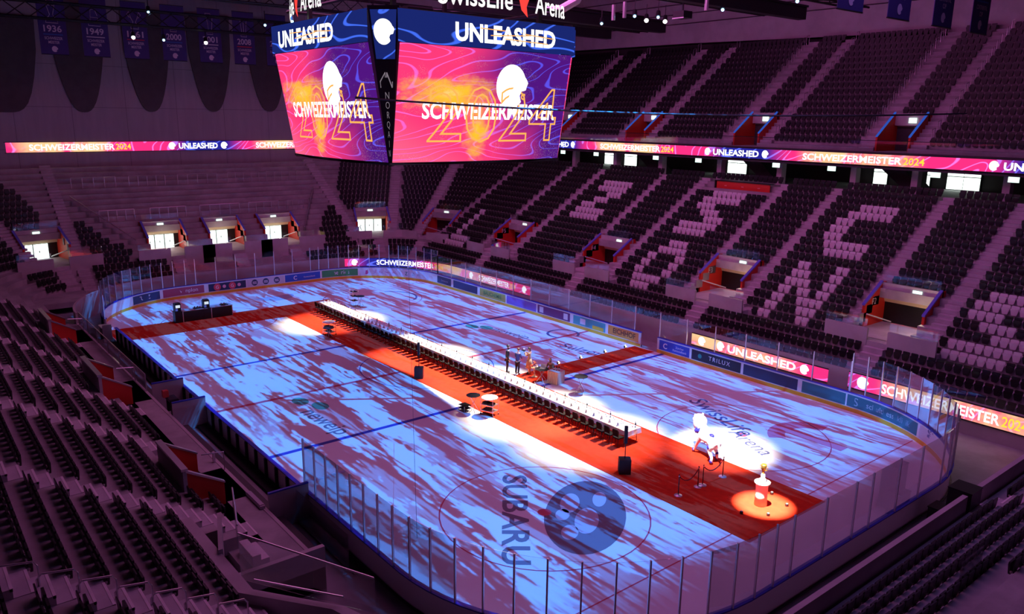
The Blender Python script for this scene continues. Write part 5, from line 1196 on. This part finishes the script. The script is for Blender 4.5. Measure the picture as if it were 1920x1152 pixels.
# ---------------------------------------------------------------- rope stanchions, trophy, uplights
stp = [(22.5, -1.26), (22.5, .12), (22.52, .44), (22.54, 1.91)]
for i, (x, y) in enumerate(stp):
    r_ = thing('rope_stanchion', 'chrome based rope stanchion, %s from the left' % ordn(i+1), 'stanchion', (x, y, .012), 0, 'rope stanchions'); MB().lathe([(.19, 0), (.18, .025), (.04, .06), (.025, .09)], n=16).obj('base', ALU, r_); MB().lathe([(.024, .06), (.024, .98), (.035, .99), (.02, 1.03)], n=8).obj('post', mat('brown_post', (.10, .03, .025), .4), r_)
for i, (a, b_) in enumerate((((22.5, -1.26), (22.5, .12)), ((22.52, .44), (22.54, 1.91)))):
    p0, p1 = Vector((*a, .95)), Vector((*b_, .95)); r_ = thing('barrier_rope', 'dark red rope hanging between the %s pair of stanchions' % ('left', 'right')[i], 'rope', p0, 0, 'barrier ropes')
    MB().tube([(p1-p0)*t+Vector((0, 0, -.38*4*t*(1-t))) for t in [q/10 for q in range(11)]], .024, 6).obj('cord', mat('dark_red_rope', (.14, .01, .012), .8), r_)
    for e in (Vector((0, 0, 0)), p1-p0): MB().ball(e, .035, 6).obj('hook', ALU, r_)
TRX, TRY = 25.25, .95
r_ = thing('trophy_pedestal', 'white cloth covered round pedestal in the brightest pool of light', 'pedestal', (TRX, TRY, .012)); q = MB(); q.lathe([(.27, 0), (.25, .5), (.27, 1.02), (.33, 1.05)], n=24); q.obj('cloth_skirt', CLOTH, r_, True); MB().lathe([(.34, 1.05), (.34, 1.09), (.0, 1.10)], n=24).obj('top', CLOTH, r_)
r_ = thing('trophy', 'tall golden cup with white base on the pedestal', 'trophy', (TRX, TRY, 1.112)); q = MB(); q.lathe([(.15, 0), (.15, .12), (.09, .16), (.08, .38)], n=20); q.obj('base', WHITE, r_, True)
GOLD = mat('gold', (.9, .58, .10), .25, .9)
q = MB(); q.lathe([(.06, .38), (.05, .46), (.10, .60), (.13, .78), (.12, .80)], n=20); q.obj('bowl', GOLD, r_, True)
for sx_ in (-1, 1): MB().tube([(sx_*.11, 0, .74), (sx_*.19, 0, .70), (sx_*.17, 0, .58), (sx_*.08, 0, .55)], .014, 6).obj('ear', GOLD, r_)
for i, (x, y) in enumerate(((25.0, 2.2), (26.04, 1.75), (25.23, -.4), (26.04, .35))):
    r_ = thing('floor_uplight', 'small round floor uplight %s the trophy pedestal' % ('behind and right of', 'right of', 'left of', 'in front of')[i], 'lamp', (x, y, .012), 0, 'uplights around the trophy'); MB().lathe([(.07, 0), (.075, .10), (.06, .12)], n=12).obj('housing', BLK, r_); MB().lathe([(.055, .12), (.05, .128)], n=12).obj('lens', emitmat('uplight_lens', (1, .95, .9), 1.5) if i < 2 else ALU, r_)
# ---------------------------------------------------------------- people and the lion sculpture
def skinned(name, nodes, edges, mats, parent, root=0, sub=2, **t):
    """one continuous surface grown on a skeleton: nodes = [(x,y,z,radius or (rx,ry))]"""
    me = bpy.data.meshes.new(name); me.from_pydata([n[:3] for n in nodes], edges, []); o = bpy.data.objects.new(name, me); COL.objects.link(o)
    sk = o.modifiers.new('skin', 'SKIN'); sk.use_smooth_shade = True
    for i, d in enumerate(me.skin_vertices[0].data):
        r = nodes[i][3]; d.radius = r if isinstance(r, tuple) else (r, r); d.use_root = i == root
    sb_ = o.modifiers.new('sub', 'SUBSURF'); sb_.levels = sub; sb_.render_levels = sub
    m2 = bpy.data.meshes.new_from_object(o.evaluated_get(bpy.context.evaluated_depsgraph_get())); bpy.data.objects.remove(o); bpy.data.meshes.remove(me)
    m2.materials.clear(); m2.materials.append(mats); m2.polygons.foreach_set('use_smooth', [True]*len(m2.polygons))
    return link(name, m2, parent, **t)
SKIN = mat('skin', (.62, .36, .26), .55)
def person(label, loc, rz, h, top, legs, hair, lean=0., armL=None, armR=None, head=(0, 0), skirt=False, crouch=0., long_hair=False, lapel=False):
    """faces +y locally; arms given as (elbow, wrist) offsets from the shoulder in metres for a 1.75 m figure"""
    k = h/1.75; root = thing('person', label, 'person', loc, rz)
    hz = .93-crouch; sp = lambda z: lean*(z-hz)                      # forward lean grows with height
    S = lambda x, y, z, r: (x*k, y*k, z*k, tuple(q*k for q in r) if isinstance(r, tuple) else r*k)
    zs = [hz, hz+.22, hz+.42, hz+.53]; neck = hz+.60; hd = hz+.73
    aL = armL or ((-.05, -.02, -.29), (-.04, .07, -.54)); aR = armR or ((.05, -.02, -.29), (.04, .07, -.54))
    shL, shR = (-.18, sp(zs[3]), zs[3]-.03), (.18, sp(zs[3]), zs[3]-.03)
    def arm(sh, a): return [tuple(sh[i]+a[q][i] for i in range(3)) for q in (0, 1)]
    eL, wL = arm(shL, aL); eR, wR = arm(shR, aR)
    kn = .5-crouch*.35; kf = .02+crouch*.55
    nodes = [S(0, sp(zs[0]), zs[0], (.15, .11)), S(0, sp(zs[1]), zs[1], (.135, .10)), S(0, sp(zs[2]), zs[2], (.16, .11)), S(0, sp(zs[3]), zs[3], (.10, .08)), S(0, sp(neck)+.01, neck, .055), S(head[0]*.03, sp(hd)+.03, hd, (.080, .095)), S(head[0]*.03, sp(hd)+.02, hd+.09, (.07, .085))]
    ed = [(0, 1), (1, 2), (2, 3), (3, 4), (4, 5), (5, 6)]
    def limb(a, pts):
        for q in pts: nodes.append(S(*q)); ed.append((a, len(nodes)-1)); a = len(nodes)-1
        return a
    limb(3, [(*shL, .062), (*eL, .043), (*wL, .030)]); limb(3, [(*shR, .062), (*eR, .043), (*wR, .030)])
    for sx_ in (-1, 1): limb(0, [(sx_*.09, 0, hz-.08, .085), (sx_*.10, kf, kn, .058), (sx_*.10, -.03, .10, .04), (sx_*.105, .0, .045, .045), (sx_*.115, .15, .035, .035)])
    body = skinned('body', nodes, ed, SKIN, root)
    # hands: palm and five bent fingers
    for (wx, wy, wz), sx_ in ((wL, -1), (wR, 1)):
        hn = [S(wx, wy, wz, .026), S(wx, wy+.03, wz-.05, (.035, .018)), S(wx, wy+.05, wz-.09, (.035, .016))]; he = [(0, 1), (1, 2)]
        for f in range(4):
            fx = wx+(-.027+.018*f); ln = (.030, .036, .034, .026)[f]
            hn.append(S(fx, wy+.06, wz-.095, .010)); hn.append(S(fx, wy+.075, wz-.10-ln, .009)); hn.append(S(fx, wy+.07, wz-.11-ln*1.6, .008)); b_ = len(hn)-3; he += [(2, b_), (b_, b_+1), (b_+1, b_+2)]
        hn += [S(wx-sx_*.04, wy+.05, wz-.05, .011), S(wx-sx_*.05, wy+.075, wz-.08, .010)]; he += [(1, len(hn)-2), (len(hn)-2, len(hn)-1)]
        skinned('hand', hn, he, SKIN, root, 0, 1)
    # clothing grown on the same skeleton, a little larger
    g_ = .014
    tn = [S(0, sp(zs[0])-.0, zs[0]-.06, (.165+g_, .125+g_)), S(0, sp(zs[1]), zs[1], (.142+g_, .108+g_)), S(0, sp(zs[2]), zs[2], (.165+g_, .115+g_)), S(0, sp(zs[3]), zs[3], (.115+g_, .09)), S(*shL, .068+g_*.4), S(*eL, .05+g_*.5), S(wL[0], wL[1], wL[2]+.01, .042), S(*shR, .068+g_*.4), S(*eR, .05+g_*.5), S(wR[0], wR[1], wR[2]+.01, .042)]
    skinned('jacket', tn, [(0, 1), (1, 2), (2, 3), (3, 4), (4, 5), (5, 6), (3, 7), (7, 8), (8, 9)], top, root)
    if skirt:
        q = MB(); q.lathe([(.15*k, (hz+.1)*k), (.20*k, (hz-.15)*k), (.26*k, .42*k), (.24*k, .42*k)], n=16); q.obj('skirt', legs, root, True)
    else:
        ln_ = [S(0, sp(zs[0]), zs[0]+.02, (.15+g_, .115+g_))]; le = []
        for sx_ in (-1, 1):
            b_ = len(ln_); ln_ += [S(sx_*.09, 0, hz-.08, .10), S(sx_*.10, kf, kn, .075), S(sx_*.10, -.03, .09, .060)]; le += [(0, b_), (b_, b_+1), (b_+1, b_+2)]
        skinned('trousers', ln_, le, legs, root)
    for sx_ in (-1, 1):
        q = MB(); q.ball((sx_*.11*k, .06*k, .045*k), (.05*k, .135*k, .05*k), 10); q.obj('shoe', mat('black_shoe', (.015, .013, .012), .3), root, True)
    hx, hy, hzz = head[0]*.03*k, (sp(hd)+.03)*k, (hd+.03)*k
    q = MB(); q.ball((hx, hy-.022*k, hzz+.045*k), (.092*k, .10*k, .095*k), 12)
    if long_hair: q.ball((hx, hy-.075*k, hzz-.05*k), (.085*k, .05*k, .14*k), 10)
    q.obj('hair', hair, root, True)
    q = MB(); q.ball((hx, hy+.088*k, hzz-.015*k), (.014*k, .022*k, .024*k), 6)
    for sx_ in (-1, 1): q.ball((hx+sx_*.082*k, hy, hzz-.01*k), (.012*k, .02*k, .03*k), 6)
    q.obj('nose_and_ears', SKIN, root, True)
    q = MB()
    for sx_ in (-1, 1): q.ball((hx+sx_*.032*k, hy+.080*k, hzz+.012*k), (.013*k, .008*k, .008*k), 6)
    q.ball((hx, hy+.080*k, hzz-.055*k), (.025*k, .008*k, .006*k), 6); q.obj('eyes_and_mouth', mat('dark_features', (.12, .03, .03), .4), root)
    if lapel:
        q = MB(); q.prism([(-.06*k, (sp(zs[2])+.128)*k, zs[2]*k), (.06*k, (sp(zs[2])+.128)*k, zs[2]*k), (.03*k, (sp(zs[3])+.10)*k, (zs[3]+.02)*k), (-.03*k, (sp(zs[3])+.10)*k, (zs[3]+.02)*k)], (0, .01, 0)); q.obj('shirt_front', WHITE, root)
    return root
CLB, CLN = mat('black_suit_cloth', (.012, .012, .015), .85), mat('navy_suit_cloth', (.03, .045, .16), .85); TAN = mat('tan_cloth', (.50, .34, .20), .85); OLV = mat('olive_cloth', (.24, .20, .10), .85); HB, HD_, HBL = mat('brown_hair', (.10, .05, .03), .6), mat('black_hair', (.02, .015, .012), .6), mat('blond_hair', (.42, .27, .12), .6)
person('tall person in a black suit standing beside the long table', (4.35, 3.40, .012), R(-40), 1.86, CLB, CLB, HD_, lean=.05, head=(1, 0), lapel=True)
person('person in a navy blue jacket seen from behind, next to the black suit', (4.98, 3.75, .012), R(15), 1.72, CLN, CLB, HB, lean=.10, armL=((-.06, .05, -.27), (.02, .22, -.36)), armR=((.06, .05, -.27), (-.02, .22, -.36)))
pc = person('person in a tan top and skirt holding up a black camera', (5.35, 4.45, .005), R(120), 1.75, TAN, TAN, HB, armL=((-.07, .14, -.18), (.10, .27, .02)), armR=((.07, .14, -.18), (-.10, .27, .02)), skirt=True, long_hair=True)
person('crouching person with blond hair and olive top behind the crates', (6.85, 5.1, .005), R(200), 1.7, OLV, CLB, HBL, lean=.35, crouch=.38, armL=((-.05, .12, -.24), (.0, .30, -.30)), armR=((.05, .12, -.24), (.0, .30, -.30)), long_hair=True)
q = thing('camera', 'black camera held in front of the face of the tan dressed person', 'camera', (5.35-.36*math.sin(R(120)), 4.45+.36*math.cos(R(120)), 1.50), R(120)); MB().b(-.08, .08, -.05, .05, 0, .11).obj('body', BLK, q); MB().tube([(0, .05, .055), (0, .17, .055)], .04, 10).obj('objective', BLKM, q); MB().b(-.03, .03, -.04, .05, .11, .18).obj('flash', WHITE, q)
fl = thing('flower_arrangement', 'cream and red flower arrangement on a low stand beside the people', 'flowers', (6.0, 4.35, .005)); MB().lathe([(.22, 0), (.05, .05), (.05, .5), (.2, .6), (.22, .62)], n=12).obj('stand', BEIGE, fl)
FC = (mat('cream_petals', (.80, .68, .48), .7), mat('red_petals', (.65, .10, .06), .7), mat('peach_petals', (.78, .40, .24), .7))
for i in range(14):
    a = i*2.4; rr = .10+.16*((i*7) % 5)/5; MB().ball((rr*math.cos(a), rr*math.sin(a), .66+.10*((i*3) % 4)), (.07, .07, .05), 7).obj('flower', FC[i % 3], fl, True)
lt = thing('laptop', 'open laptop with pale screen on the tray table by the crouching person', 'laptop', (7.0, 4.15, .855), R(30)); MB().b(-.17, .17, -.12, .12, 0, .018).obj('keyboard_base', ALU, lt); MB().prism([(-.17, .12, .018), (.17, .12, .018), (.17, .20, .24), (-.17, .20, .24)], (0, .01, 0)).obj('screen', mat('pale_screen', (.6, .65, .7), .3), lt)
# lion sculpture, walking away from the camera
LW, LB = mat('white_sculpture_paint', (.86, .85, .90), .35), mat('blue_sculpture_paint', (.045, .04, .50), .35)
lr = thing('lion_sculpture', 'life-size white lion sculpture with blue collar and blue paws on the carpet', 'sculpture', (20.75, 3.05, .012), R(160))
# faces local +x
N = [(-.62, 0, 1.12, (.27, .30)), (-.2, 0, 1.10, (.25, .27)), (.3, 0, 1.15, (.30, .34)), (.66, 0, 1.34, (.27, .29)), (.95, 0, 1.62, (.27, .27)), (1.22, 0, 1.60, (.17, .17)), (1.40, 0, 1.54, (.13, .11))]
E_ = [(i, i+1) for i in range(6)]
def lb(a, pts):
    for q in pts: N.append(q); E_.append((a, len(N)-1)); a = len(N)-1
lb(0, [(-.66, .20, .92, .19), (-.50, .24, .62, .125), (-.78, .25, .36, .075), (-.76, .25, .10, .07), (-.62, .25, .07, .08)])
lb(0, [(-.60, -.20, .92, .19), (-.28, -.24, .62, .125), (-.50, -.25, .36, .075), (-.46, -.25, .10, .07), (-.32, -.25, .07, .08)])
lb(2, [(.38, .22, .92, .15), (.58, .23, .58, .09), (.72, .23, .34, .07), (.84, .23, .10, .07), (.97, .23, .07, .08)])
lb(2, [(.36, -.22, .92, .15), (.30, -.23, .58, .09), (.22, -.23, .34, .07), (.20, -.23, .10, .07), (.33, -.23, .07, .08)])
lb(0, [(-.88, 0, 1.10, .06), (-1.05, .02, .85, .035), (-1.10, .06, .60, .03), (-1.18, .08, .50, .055)])
skinned('body', N, E_, LW, lr, 0)
q = MB(); q.ball((.80, 0, 1.56), (.30, .38, .42), 14); q.ball((.93, 0, 1.80), (.24, .30, .18), 12); q.obj('mane', LW, lr, True)
q = MB()
for sy_ in (-.22, .22): q.ball((.95, sy_, 1.92), (.05, .07, .08), 8)
q.obj('ear', LW, lr, True)
q = MB(); q.lathe([(.315, -.03), (.335, .0), (.335, .06), (.315, .09)], n=20)
q.v = [(.50+x*.62+(z)*.9, y*1.05, 1.24+z-x*.55) for x, y, z in q.v]; q.obj('collar', LB, lr, True)
for (x, y, z, r) in ((-.74, .25, .16, .095), (-.44, -.25, .16, .095), (.86, .23, .14, .09), (.22, -.23, .14, .09), (-.70, .25, .38, .09), (-.46, -.25, .40, .09)):
    q = MB(); q.ball((x, y, z), (r, r, r*1.3), 10); q.obj('blue_paint_patch', LB, lr, True)
for (x, y, z, rx, ry, rz) in ((-.55, .27, .82, .15, .12, .13), (-.3, .02, 1.33, .16, .12, .06), (.66, .30, 1.22, .12, .06, .12)):
    q = MB(); q.ball((x, y, z), (rx, ry, rz), 10); q.obj('blue_paint_patch', LB, lr, True)
for sy_ in (-.07, .07): q = MB(); q.ball((1.33, sy_, 1.68), .025, 6); q.obj('eye', BLK, lr, True)
